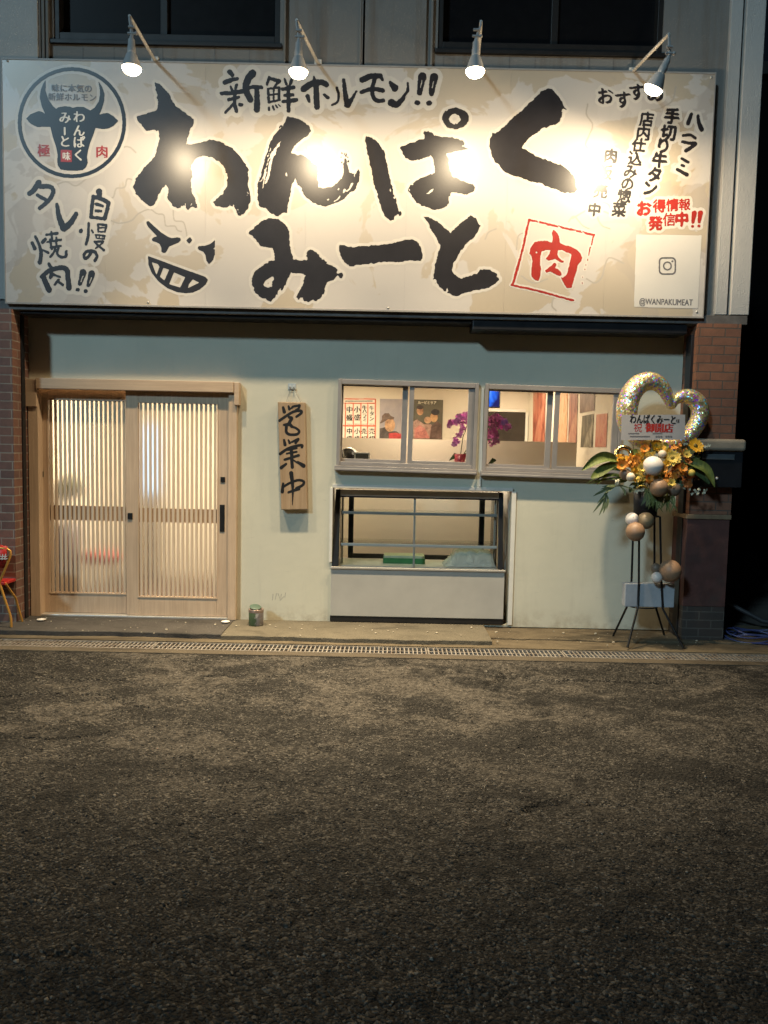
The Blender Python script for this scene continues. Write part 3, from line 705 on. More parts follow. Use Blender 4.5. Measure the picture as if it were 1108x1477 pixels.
base = (0.575, 0.535, 0.495)
W2 = (sx1 - sx0) / 2
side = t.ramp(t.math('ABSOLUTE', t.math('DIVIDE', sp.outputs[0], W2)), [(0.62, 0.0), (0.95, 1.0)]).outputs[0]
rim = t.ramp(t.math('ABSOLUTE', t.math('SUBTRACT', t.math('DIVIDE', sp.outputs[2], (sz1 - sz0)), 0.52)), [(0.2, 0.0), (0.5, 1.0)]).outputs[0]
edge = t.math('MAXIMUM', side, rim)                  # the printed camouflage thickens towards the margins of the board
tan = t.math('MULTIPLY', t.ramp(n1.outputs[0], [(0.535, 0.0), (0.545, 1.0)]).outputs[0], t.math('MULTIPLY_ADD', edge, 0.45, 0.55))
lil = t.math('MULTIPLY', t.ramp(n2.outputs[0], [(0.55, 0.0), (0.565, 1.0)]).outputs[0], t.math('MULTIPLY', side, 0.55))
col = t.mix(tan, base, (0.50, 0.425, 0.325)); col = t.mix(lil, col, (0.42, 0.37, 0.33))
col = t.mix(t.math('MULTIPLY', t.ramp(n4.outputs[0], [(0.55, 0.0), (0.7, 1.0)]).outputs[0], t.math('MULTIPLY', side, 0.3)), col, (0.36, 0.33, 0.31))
t.base(col)
bn = t.noise(c, 1.4, 2, 0.5); t.bump(bn.outputs[0], 0.06, 0.02)
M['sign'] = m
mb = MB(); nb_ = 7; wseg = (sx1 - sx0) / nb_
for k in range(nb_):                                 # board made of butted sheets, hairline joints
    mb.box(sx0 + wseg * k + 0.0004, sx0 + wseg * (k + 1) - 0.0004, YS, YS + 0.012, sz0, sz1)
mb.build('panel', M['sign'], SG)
mb = MB(); mb.box(sx0 + 0.03, sx1 - 0.03, YS + 0.013, -0.205, sz0 + 0.03, sz1 - 0.03); mb.build('backing_frame', plain('sign_backing', (0.25, 0.25, 0.26), 0.6), SG)
mb = MB(); mb.box(sx0 - 0.008, sx1 + 0.008, YS - 0.004, YS + 0.02, sz1 + 0.0005, sz1 + 0.014); mb.box(sx0 - 0.008, sx1 + 0.008, YS - 0.004, YS + 0.02, sz0 - 0.014, sz0 - 0.0005)
mb.box(sx1 + 0.0005, sx1 + 0.008, YS - 0.003, YS + 0.02, sz0, sz1); mb.box(sx0 - 0.008, sx0 - 0.0005, YS - 0.003, YS + 0.02, sz0, sz1)
mb.build('edge_trim', plain('sign_edge', (0.34, 0.32, 0.30), 0.5), SG)
for px, py in ((11, 88), (1026, 112), (214, 436), (560, 444), (1005, 450)):
    q = at(px, py, YS); mb = MB(); mb.lathe([(0.0, 0.006), (0.008, 0.005), (0.010, 0.0)], (q.x, YS, q.z), 12, axis=(0, -1, 0)); mb.build('screw', M['chrome'], SG)
def ink(name, col, var=0.25):
    m, t = newmat(name, SROUGH + 0.04, 0, 0.5); n = t.noise(t.coord(), 6, 5, 0.6)
    t.base(t.ramp(n.outputs[0], [(0.3, tuple(x * (1 - var) for x in col)), (0.7, col)]).outputs[0]); return m
K = ink('sign_black', (0.026, 0.024, 0.028)); KR = ink('sign_red', (0.42, 0.035, 0.028)); KW = ink('sign_white', (0.70, 0.67, 0.62), 0.04); KG = ink('sign_line', (0.46, 0.42, 0.37), 0.05); KGR = ink('sign_grey', (0.17, 0.165, 0.175))
HALO = ink('sign_halo', (0.66, 0.615, 0.555), 0.04)

# --- big brush title
A = Art(YS, 150, 95, 860, 445, 0.0035).rag(0.006, 0.022, 5)
A.view(180, 110, 380)
A.poly([(240,45),(285,70),(345,130),(400,230),(440,262),(500,300),(552,352),(545,385),(520,440),(500,500),(495,545),(530,548),(610,532),(690,503),(760,520),(830,560),(900,615),(945,670),(985,740),(992,790),(985,850),(1000,930),(1005,990),(985,1050),(960,1090),(930,1112),(905,1110),(890,1060),(850,1040),(790,1050),(740,1045),(700,1010),(745,975),(790,930),(815,870),(820,800),(800,740),(770,695),(720,660),(660,638),(620,633),(585,650),(545,685),(528,720),(538,790),(530,860),(540,940),(560,970),(585,1050),(540,1045),(510,1070),(475,1035),(430,1055),(395,1040),(345,985),(350,900),(325,865),(270,950),(235,1035),(205,1042),(180,1020),(130,990),(85,930),(70,880),(90,820),(140,750),(190,695),(240,640),(255,590),(275,520),(280,460),(268,432),(170,438),(130,390),(90,328),(150,305),(250,275),(268,210),(255,140)])
for a, b, r in (((545,860),(555,960),5), ((450,1035),(445,1075),5), ((490,1020),(487,1060),4), ((530,1015),(528,1050),3), ((870,1030),(880,1075),5), ((840,1020),(836,1050),3), ((985,930),(975,965),4), ((905,1060),(915,1095),3)):
    A.stroke([a, b], r, r * 0.5, 0.0)
A.view(360, 150, 530)
A.poly([(360,118),(430,128),(500,160),(555,200),(575,250),(560,290),(510,325),(450,370),(405,420),(395,460),(440,478),(505,480),(560,525),(610,560),(640,585),(635,650),(645,730),(655,785),(700,795),(780,775),(830,735),(870,690),(885,640),(885,560),(895,515),(915,520),(925,600),(935,640),(970,660),(1000,650),(1020,610),(1040,665),(1025,740),(990,810),(940,830),(890,890),(820,930),(760,945),(715,963),(650,950),(590,925),(540,890),(505,845),(495,790),(460,765),(430,700),(410,740),(395,800),(375,890),(358,965),(355,1020),(310,1030),(260,1055),(210,1030),(150,985),(100,965),(75,890),(75,780),(90,700),(130,590),(150,500),(180,400),(215,320),(260,260),(310,215),(340,150)])
A.poly([(305,345),(262,420),(232,490),(205,580),(185,680),(160,750),(145,745),(165,650),(190,550),(225,440),(265,380)], 0)
for pts, r in (([(215,450),(180,540),(150,620)],6), ([(195,420),(165,500)],5), ([(150,620),(125,700),(95,725)],7), ([(150,640),(125,790)],6), ([(110,650),(100,700)],5), ([(350,650),(357,680)],8), ([(965,750),(920,820)],9), ([(895,810),(885,840)],11), ([(850,870),(800,920)],7), ([(990,660),(985,690)],6), ([(545,890),(620,940)],4), ([(870,640),(868,700)],5), ([(930,560),(935,600)],4)):
    A.stroke(pts, r, r * 0.6, 0.0)
A.ell((838,800),9,9,0); A.ell((738,898),8,8,0)
for q in ((870,460),(890,475),(912,470),(860,500),(925,500),(905,490),(868,545),(930,540),(285,215),(300,205)): A.ell(q, 7, 11)
A.view(520, 150, 700)
A.poly([(45,288),(100,300),(150,335),(190,390),(220,450),(235,520),(245,590),(265,680),(285,760),(285,800),(320,830),(325,890),(340,950),(345,975),(300,990),(290,1035),(240,1020),(210,995),(185,930),(160,850),(130,740),(105,640),(85,540),(65,440),(45,340)])
A.ell((355,975),16,20); A.ell((268,765),6,14,0); A.ell((300,830),14,10,0)
A.poly([(560,238),(610,245),(660,275),(740,295),(800,300),(870,310),(930,350),(920,375),(960,405),(900,410),(840,420),(760,440),(775,480),(785,540),(800,600),(815,640),(870,670),(930,695),(1000,715),(1020,745),(990,785),(950,800),(880,790),(810,785),(780,830),(790,880),(760,905),(720,925),(670,940),(610,925),(540,900),(490,865),(450,810),(420,770),(445,715),(500,675),(570,645),(640,620),(668,595),(660,540),(640,480),(630,458),(560,480),(500,505),(450,505),(400,480),(370,430),(350,385),(420,360),(480,335),(570,305),(572,270)])
A.poly([(650,745),(620,765),(585,800),(610,800),(640,775)], 0); A.ell((460,710),9,6,0); A.ell((910,375),12,6,0); A.ell((440,760),5,14,0)
A.ell((842,130),117,93); A.poly([(835,88),(870,105),(887,135),(870,170),(835,183),(800,165),(785,135),(800,105)], 0)
A.view(695, 110, 845)
A.poly([(745,130),(780,175),(820,220),(850,265),(870,320),(905,355),(860,350),(850,430),(830,485),(790,515),(720,535),(650,555),(570,610),(500,670),(450,720),(422,765),(490,800),(580,850),(680,890),(790,925),(860,955),(930,1010),(980,1060),(1003,1110),(995,1180),(1020,1205),(990,1240),(920,1238),(840,1230),(740,1195),(640,1145),(540,1125),(430,1085),(330,1060),(240,1015),(190,950),(130,900),(100,830),(80,740),(85,670),(110,605),(150,605),(220,550),(290,480),(360,420),(440,360),(520,280),(600,200),(640,155),(700,135)])
A.view(350, 300, 510)
A.poly([(65,243),(110,215),(130,180),(190,135),(260,103),(330,103),(400,140),(450,195),(465,240),(472,330),(485,440),(500,510),(560,522),(640,518),(650,490),(630,460),(660,415),(700,412),(740,450),(790,500),(840,550),(890,575),(945,610),(940,650),(1000,650),(1015,672),(990,700),(965,700),(950,665),(920,710),(860,735),(835,760),(815,830),(780,900),(720,935),(700,915),(650,945),(610,925),(590,905),(560,915),(530,890),(560,850),(600,780),(630,670),(570,650),(480,650),(455,700),(420,770),(390,830),(340,870),(305,910),(280,935),(230,905),(170,885),(120,840),(98,780),(97,700),(130,630),(190,580),(260,540),(322,520),(315,430),(305,395),(250,398),(190,382),(130,325),(90,275)])
A.poly([(300,690),(320,705),(290,740),(300,780),(260,795),(215,785),(210,760),(235,715)], 0); A.poly([(385,795),(385,850),(350,855),(370,815)], 0); A.ell((110,800),5,16,0); A.ell((590,905),16,9,0)
A.view(480, 300, 730)
A.poly([(45,235),(120,248),(230,243),(320,235),(420,218),(470,205),(510,202),(545,222),(560,255),(578,300),(560,338),(490,335),(420,345),(330,345),(240,355),(160,367),(105,373),(70,345),(50,300),(40,260)])
A.poly([(575,52),(620,60),(680,95),(720,130),(755,160),(790,125),(840,80),(885,50),(920,75),(942,110),(930,150),(900,190),(850,230),(815,285),(780,340),(762,400),(790,440),(830,452),(880,430),(925,425),(945,390),(1000,395),(1045,415),(1062,460),(1030,490),(980,515),(910,525),(840,545),(790,565),(740,548),(700,515),(660,490),(640,450),(650,380),(670,310),(690,240),(660,190),(620,120),(595,75)])
for a, b, r in (((820,270),(800,310),3), ((775,360),(768,400),3), ((650,455),(672,500),4), ((735,515),(725,540),4), ((330,350),(380,346),3)): A.stroke([a, b], r, r, 0.0)
A.mesh('title_lettering', K, SG, 0.0022)
HL = [(A, 0.024)]

# --- tag line above the title and the brush notes at left
T1 = Art(YS, 305, 88, 645, 182, 0.003).rag(0.0025, 0.014, 9)
T1.view(310, 90, 480)
S = T1.stroke
S([(140,90),(165,118)],22,20); S([(95,190),(160,165),(212,155)],22,17); S([(150,228),(165,268)],10,14); S([(207,215),(192,255)],15,12)
S([(62,292),(160,290),(290,265)],17,20); S([(132,352),(225,330)],17,14); S([(190,300),(185,370),(203,458)],16,18); S([(182,380),(145,425),(100,470)],12,14); S([(238,398),(255,400)],17,13)
S([(355,105),(312,160),(292,230),(305,295),(335,352)],34,28); S([(320,240),(380,230),(440,236)],15,16); S([(395,240),(398,340),(396,445)],22,29)
S([(512,140),(490,208)],13,13); S([(520,150),(602,178)],14,20); S([(596,185),(560,232)],14,8); S([(500,250),(510,375)],11,13); S([(500,250),(600,236)],9,11); S([(604,238),(606,350)],12,13); S([(512,376),(610,356)],11,10)
S([(555,240),(553,360)],8); S([(508,308),(605,296)],8); S([(510,428),(512,448)],11); S([(545,415),(558,448)],10,8); S([(573,405),(588,425)],8); S([(600,398),(614,412)],7)
S([(658,155),(672,205)],9,13); S([(722,170),(703,218)],16,12); S([(635,252),(740,236)],15,18); S([(655,312),(732,306)],13,16); S([(642,370),(765,355)],14,20); S([(690,232),(692,340),(694,456)],16,18)
S([(930,135),(940,185)],9,20); S([(836,250),(905,205),(1000,188),(1050,210)],30,24); S([(952,200),(955,320),(960,420)],26,27); S([(872,320),(888,368)],20,13); S([(1030,305),(1062,332)],14,17)
T1.view(470, 90, 640)
S([(105,245),(122,310),(108,375),(58,402)],13,11); S([(168,165),(182,280),(200,400)],16,26); S([(208,405),(250,340),(288,272)],24,10)
S([(345,165),(425,130),(515,128)],28,22); S([(518,130),(532,165)],20,12); S([(336,282),(430,252),(535,265)],18,20); S([(462,150),(436,250),(450,335),(490,362),(540,360)],19,19); S([(606,192),(648,240)],16,34); S([(618,380),(665,398),(720,345),(768,270),(772,190)],34,8)
S([(908,135),(895,200),(882,285)],38,24); T1.ell((862,380),28,24); S([(1018,140),(1005,210),(993,292)],38,24); T1.ell((972,385),28,24)
S([(905,170),(888,240)],4,4,0.0); S([(1015,180),(1000,240)],4,4,0.0); S([(785,280),(745,330)],4,3,0.0)
T1.mesh('tagline_lettering', K, SG, 0.0022); HL.append((T1, 0.036))
T2 = Art(YS, 20, 245, 175, 440, 0.003).rag(0.0022, 0.014, 19); S = T2.stroke
T2.view(30, 250, 170, 1088)
S([(205,105),(150,185),(100,228)],32,26); S([(225,150),(330,150),(368,205),(320,300),(215,392)],26,22); S([(190,245),(285,300)],20,20)
S([(407,352),(430,480),(480,615)],20,36); S([(485,620),(560,555),(622,458)],36,26)
S([(132,780),(158,842)],18,22); S([(165,708),(208,800),(230,900),(215,1000)],14,24); S([(278,738),(248,772)],17,20); S([(252,862),(308,890)],12,16); S([(288,690),(412,672)],13,16); S([(345,660),(355,752)],14,12); S([(300,770),(452,746)],11,14); S([(332,742),(350,850)],13,13); S([(400,720),(402,800)],12,10); S([(338,832),(448,812)],13,12); S([(388,840),(370,890),(332,938)],13,13); S([(425,832),(410,898),(450,938),(508,928),(512,880)],14,17)
S([(318,1018),(352,1082),(332,1172)],18,16); S([(240,1160),(310,1100),(420,1062),(515,1075),(532,1180),(542,1285)],24,30); S([(262,1178),(292,1250),(318,1305)],28,34); S([(352,1132),(440,1162)],12,13); S([(372,1130),(350,1166)],12,8); S([(425,1195),(382,1250)],15,12); S([(425,1215),(472,1250)],13,15)
S([(700,1112),(685,1170),(665,1238)],38,22); T2.ell((640,1305),26,22); S([(797,1127),(780,1190),(760,1252)],38,22); T2.ell((730,1320),26,22); S([(700,1150),(675,1215)],6,5,0.0); S([(795,1170),(772,1230)],6,5,0.0)
S([(880,208),(885,250)],36,26); S([(815,262),(800,380),(790,490)],22,20); S([(815,265),(900,285),(985,330)],22,24); S([(985,335),(965,430),(942,508)],22,22); S([(792,492),(942,510)],17,18); S([(850,345),(918,368)],18,15); S([(846,420),(902,424)],17,14)
T2.ell((676,645),24,26); S([(765,560),(757,700),(735,792)],15,18); S([(798,638),(812,664)],11,13); S([(868,570),(872,650)],11); S([(868,572),(960,582)],13,15); S([(962,585),(945,655)],14,12); S([(872,655),(945,655)],10); S([(885,612),(935,610)],9)
S([(838,688),(945,702)],9,10); S([(845,690),(852,728)],9); S([(942,702),(935,738)],9); S([(850,728),(935,738)],8); S([(880,692),(884,730)],6); S([(912,696),(914,732)],6); S([(832,770),(925,768),(840,842)],14,10); S([(842,785),(935,862)],12,15)
S([(795,875),(765,930),(725,958),(712,915),(752,872),(825,878),(858,930),(832,980)],17,17)
T2.mesh('left_note_lettering', K, SG, 0.0022); HL.append((T2, 0.03))

# --- notes at right, black
T3 = Art(YS, 840, 112, 1025, 330, 0.0028).rag(0.002, 0.012, 29); S = T3.stroke
T3.view(840, 110, 960, 806)
for ch, x, y in (('お',225,190), ('す',395,228), ('す',530,155), ('め',705,170)): T3.text(ch, (x, y), 165, rot=R(6)); T3.text(ch, (x + 7, y + 5), 165, rot=R(6)); T3.text(ch, (x - 5, y - 5), 165, rot=R(6))
for ch, x, y, sz in (('店',620,415,140), ('内',590,550,140), ('仕',545,665,135), ('込',510,795,140), ('み',465,925,135), ('の',435,1045,130), ('惣',405,1160,135), ('菜',355,1290,140), ('肉',275,770,135), ('販',220,930,140), ('売',175,1110,140), ('中',115,1290,130)):
    [T3.text(ch, (x + d, y + e), sz, rot=R(-4)) for d, e in ((0, 0), (6, 3), (-4, 5), (3, -5))]
T3.view(900, 110, 1040, 940)
for ch, x, y in (('手',465,385), ('切',430,545), ('り',380,670), ('牛',345,810), ('タ',295,950), ('ン',255,1085)):
    for d in ((0, 0), (8, 4), (-7, 5), (2, -7), (4, 9)): T3.text(ch, (x + d[0], y + d[1]), 150, rot=R(-4))
S([(652,370),(620,455)],16,20); S([(715,385),(725,450),(752,515)],14,22); S([(575,575),(640,568),(690,602)],14,13); S([(568,635),(640,650),(692,652),(650,690),(600,722)],14,18); S([(560,798),(620,832)],13,15); S([(560,860),(580,870)],12,12); S([(515,902),(610,955)],14,17)
T3.mesh('right_note_lettering', K, SG, 0.0022, 0.45); HL.append((T3, 0.022))
T4 = Art(YS, 895, 275, 1030, 340, 0.0025).rag(0.0015, 0.012, 39); S = T4.stroke
T4.view(890, 280, 1040)
for ch, x, y, sz, bold in (('お',290,150,165,9), ('得',450,125,140,5), ('情',590,115,135,4), ('報',720,110,125,3), ('発',410,310,150,7), ('信',555,270,140,3), ('中',690,265,150,9)):
    for d in ((0, 0), (bold, 0), (-bold, bold * 0.6), (0, bold), (0, -bold)): T4.text(ch, (x + d[0], y + d[1]), sz, rot=R(3))
S([(822,205),(808,300)],27,16); T4.ell((804,345),17,15); S([(888,202),(874,296)],27,16); T4.ell((872,340),17,15)
T4.mesh('red_note_lettering', KR, SG, 0.0022, 0.45); HL.append((T4, 0.022))

# --- red stamp
T5 = Art(YS, 730, 305, 870, 445, 0.003).rag(0.0028, 0.02, 49); S = T5.stroke
T5.view(730, 300, 870)
T5.poly([(540,248),(580,280),(610,330),(615,400),(680,430),(740,440),(810,480),(850,520),(873,570),(855,610),(815,660),(800,740),(775,800),(760,870),(745,915),(690,910),(660,860),(625,790),(650,795),(690,760),(710,700),(735,600),(748,520),(700,510),(640,480),(595,480),(585,530),(610,580),(665,610),(650,625),(610,615),(560,580),(490,605),(450,580),(490,530),(510,480),(450,480),(405,500),(390,570),(395,700),(390,780),(370,830),(340,830),(290,780),(290,700),(300,600),(290,540),(265,520),(280,460),(320,390),(400,372),(480,380),(525,395),(535,340),(522,280)])
T5.poly([(555,625),(575,650),(560,680),(620,720),(635,770),(590,770),(510,725),(460,735),(445,715),(500,670)])
S([(268,135),(1005,308)],11,12,curve=False); S([(262,135),(190,470),(75,880)],12,13,curve=False); S([(65,880),(300,930),(768,1055)],11,11,curve=False); S([(1000,310),(975,420)],8,7); S([(965,450),(938,540)],8,5)
for q in ((930,590),(910,650),(900,700),(872,790),(868,860)): T5.ell(q, 5, 12)
for a, b in (((355,140),(380,165)), ((590,210),(620,225)), ((860,270),(900,300)), ((740,265),(800,262))): S([a, b], 5, 5, 0.0)
T5.ell((347,505), 9, 12, 0)
T5.mesh('stamp', KR, SG, 0.0022); HL.append((T5, 0.012))

# --- grinning face drawing
T6 = Art(YS, 200, 305, 310, 430, 0.003)
T6.view(200, 300, 340)
T6.poly([(90,155),(115,150),(180,210),(260,280),(330,325),(380,345),(440,335),(475,340),(485,365),(460,395),(400,420),(350,440),(330,480),(310,510),(285,515),(262,500),(262,460),(240,410),(200,390),(160,378),(152,355),(180,330),(215,325),(160,270),(110,215),(92,180)])
T6.poly([(588,330),(615,370),(580,410),(543,370)]); T6.poly([(955,330),(940,380),(890,435),(850,468),(910,478),(948,505),(920,535),(865,540),(855,590),(805,645),(775,600),(765,540),(740,500),(690,480),(672,455),(690,435),(760,430),(820,410),(880,360),(910,335)])
T6.poly([(108,548),(280,610),(450,675),(620,735),(760,785),(795,820),(770,870),(700,930),(620,965),(540,973),(440,960),(330,915),(230,840),(150,740),(115,650)])
for h in ([(150,618),(220,640),(240,670),(205,765)], [(285,683),(350,705),(295,828),(245,785)], [(405,735),(533,790),(475,908),(350,870)], [(620,815),(695,852),(565,915),(575,870)]): T6.poly(h, 0)
T6.mesh('grin_drawing', K, SG, 0.0022); HL.append((T6, 0.02))

# --- round bull emblem
T7 = Art(YS, 22, 92, 188, 262, 0.0028)
T7.view(20, 85, 190)
T7.ell((548,600),510,522); T7.ell((548,600),474,486,0)
bull = [(300,200),(300,300),(325,380),(370,445),(400,470),(420,455),(480,445),(530,450),(555,460),(600,450),(660,453),(700,475),(720,485),(760,460),(800,400),(812,330),(808,280),(795,205),(830,260),(855,330),(850,400),(830,470),(805,525),(850,510),(890,510),(940,540),(985,585),(940,630),(890,655),(840,662),(770,650),(755,700),(720,790),(700,860),(690,920),(697,980),(680,1020),(650,1045),(590,1052),(510,1050),(440,1040),(415,1000),(410,960),(413,900),(400,830),(370,740),(345,640),(300,640),(220,640),(160,610),(118,563),(160,520),(230,492),(265,495),(297,520),(265,450),(245,360),(255,290),(280,230)]
T7.poly(bull); T7.mesh('emblem', ink('emblem_navy', (0.012, 0.013, 0.019)), SG, 0.0022); HL.append((T7, 0.022))
T8 = Art(YS, 22, 92, 188, 262, 0.0028); T8.view(20, 85, 190)
for ch, x, y in (('わ',612,545), ('ん',612,675), ('ぱ',615,780), ('く',605,905), ('み',482,555), ('と',482,775)):
    T8.text(ch, (x, y), 112); T8.text(ch, (x + 6, y), 112)
T8.stroke([(480,650),(480,712)], 8, 7); T8.mesh('emblem_name', KW, SG, 0.0034, 0.42)
T9 = Art(YS, 22, 92, 188, 262, 0.0028); T9.view(20, 85, 190)
T9.poly([(443,855),(548,860),(546,972),(443,968)])
for ch, x, y in (('極',280,862), ('肉',828,872)): T9.text(ch, (x, y), 118); T9.text(ch, (x + 6, y), 118)
T9.mesh('emblem_red_marks', KR, SG, 0.0034, 0.42)
TA = Art(YS, 80, 210, 110, 240, 0.0025); TA.view(20, 85, 190); TA.text('味', (496, 915), 78); TA.text('味', (500, 915), 78); TA.mesh('emblem_seal', KW, SG, 0.0046, 0.4)
TB = Art(YS, 60, 115, 145, 155, 0.0025); TB.view(20, 85, 190); TB.text('味に本気の', (545, 277), 74); TB.text('味に本気の', (549, 277), 74); TB.text('新鮮ホルモン', (548, 360), 74); TB.text('新鮮ホルモン', (552, 360), 74)
TB.mesh('emblem_motto', KGR, SG, 0.0034, 0.42)

# --- white account card with its camera mark (the code itself is left out)
TC = Art(YS, 910, 335, 1015, 450, 0.003); TC.view(890, 280, 1040)
TC.poly([(205,432),(900,440),(860,1218),(180,1203)]); TC.mesh('account_card', KW, SG, 0.0022)
TD = Art(YS, 910, 335, 1015, 450, 0.002); TD.view(890, 280, 1040)
def rrect(a, x0, y0, x1, y1, r, val=1.0):
    P = []
    for cx, cy, s in ((x1 - r, y1 - r, 0), (x0 + r, y1 - r, 1), (x0 + r, y0 + r, 2), (x1 - r, y0 + r, 3)):
        P += [(cx + r * math.cos(R(90 * s + 15 * k)), cy + r * math.sin(R(90 * s + 15 * k))) for k in range(7)]
    a.poly(P, val)
rrect(TD, 443, 672, 628, 860, 45); rrect(TD, 459, 688, 612, 844, 32, 0.0); TD.ell((536,766),48,48); TD.ell((536,766),33,33,0); TD.ell((589,716),11,11)
TD.mesh('card_mark', KGR, SG, 0.0034, 0.45, 0.6)
TE = Art(YS, 910, 425, 1015, 450, 0.002); TE.view(890, 280, 1040); TE.text('@WANPAKUMEAT', (520, 1157), 88, sx=0.74); TE.text('@WANPAKUMEAT', (523, 1157), 88, sx=0.74); TE.mesh('card_handle', KGR, SG, 0.0034, 0.42, 0.6)

# --- pale halo under the lettering
HA = Art(YS, 8, 90, 1028, 450, 0.006); HA.m[:] = 0
for a, r in HL:
    d = a.dilate(r)
    for_ = d > 0.45; jj, ii = np.where(for_)
    x = ((a.x0 + ii * a.h - HA.x0) / HA.h).round().astype(int); z = ((a.z0 + jj * a.h - HA.z0) / HA.h).round().astype(int)
    ok = (x > 0) & (x < HA.m.shape[1] - 1) & (z > 0) & (z < HA.m.shape[0] - 1); HA.m[z[ok], x[ok]] = 1
HA.mesh('lettering_halo', HALO, SG, 0.0009, 0.5, 1.0)
# --- thin printed cloud lines
HC = Art(YS, 8, 90, 1028, 450, 0.004); S = HC.stroke
S([(143,300),(150,288),(163,285),(168,272),(180,270),(184,258),(196,260),(205,250)],1.0); S([(60,262),(75,268),(95,262),(110,268),(128,255),(150,240),(165,230),(172,215),(186,212),(196,220)],1.0)
S([(160,318),(172,322),(190,318),(200,308),(216,302),(226,308),(236,310),(238,320),(240,326),(252,326),(256,332),(262,334)],0.9); S([(250,303),(252,318),(264,320),(268,330),(270,342)],0.9)
S([(848,150),(846,165),(855,180),(850,195),(845,210),(858,222)],1.0); S([(880,330),(868,325),(862,312),(870,305),(880,308),(878,295),(858,290),(850,300),(826,315)],1.0); S([(745,360),(748,340),(760,335)],0.9); S([(752,398),(770,408),(790,402)],0.9)
S([(846,402),(858,408),(868,400),(872,385),(878,372),(890,375),(900,380)],1.0); S([(800,425),(796,440),(802,448)],1.0); S([(975,125),(970,145),(955,155),(945,158)],1.0); S([(820,320),(828,312),(840,325),(850,330)],0.9); S([(700,345),(705,335),(716,330)],0.9)
HC.mesh('cloud_lines', KG, SG, 0.0005, 0.4, 0.7)
# ------------------------------------------------------------------ four sign lamps on arms
M['lamp_grey'] = plain('lamp_grey', (0.40, 0.39, 0.38), 0.5, 0.0, bump=0.05)
M['lamp_arm'] = plain('lamp_arm_white', (0.62, 0.58, 0.52), 0.4)
M['bulb'] = emis('lit_bulb', (1.0, 0.81, 0.55), 22.0)
BEAM = 760.0; LSIGN = -1.0
def lamp_light(name, power, wide):
    L = bpy.data.lights.new(name, 'POINT'); L.energy = power; L.color = (1.0, 0.79, 0.51); L.shadow_soft_size = 0.055
    L.use_nodes = True
    n = L.node_tree.nodes; l = L.node_tree.links; em = n['Emission']
    tc = n.new('ShaderNodeTexCoord'); sp = n.new('ShaderNodeSeparateXYZ'); l.new(tc.outputs['Normal'], sp.inputs[0])
    ab = n.new('ShaderNodeMath'); ab.operation = 'MULTIPLY_ADD'; l.new(sp.outputs[2], ab.inputs[0]); ab.inputs[1].default_value = LSIGN * 0.5; ab.inputs[2].default_value = 0.5
    rp = n.new('ShaderNodeValToRGB'); l.new(ab.outputs[0], rp.inputs[0]); e = rp.color_ramp.elements
    prof = [(0.35, 0.01), (0.5, 0.06), (0.70, 0.092), (0.80, 0.085), (0.87, 0.10), (0.92, 0.22), (0.95, 0.6), (0.975, 1.12)]
    while len(e) < len(prof): e.new(0.5)
    for q, (p, v) in zip(e, prof): q.position = p; v = v * (wide if p < 0.9 else 1.0); q.color = (v, v, v, 1)
    l.new(rp.outputs[0], em.inputs['Strength'])
    return L
YL = YS - 0.78
lamps = [((190, 98), (187, 23), (224, 88), (0, 0), 'on a bent arm above the bull emblem', 1.22),
         ((430.5, 103), (428, 29), (459, 92), (0, 0), 'in front of the tag line lettering', 1.12),
         ((685.5, 102), (694, 31), (689, 97), (0, 0), 'whose arm points straight at the viewer', 0.95),
         ((943, 127), (965, 49), (912, 105), (-0.42, 0.28), 'tilted back above the small notes at right', 0.74)]
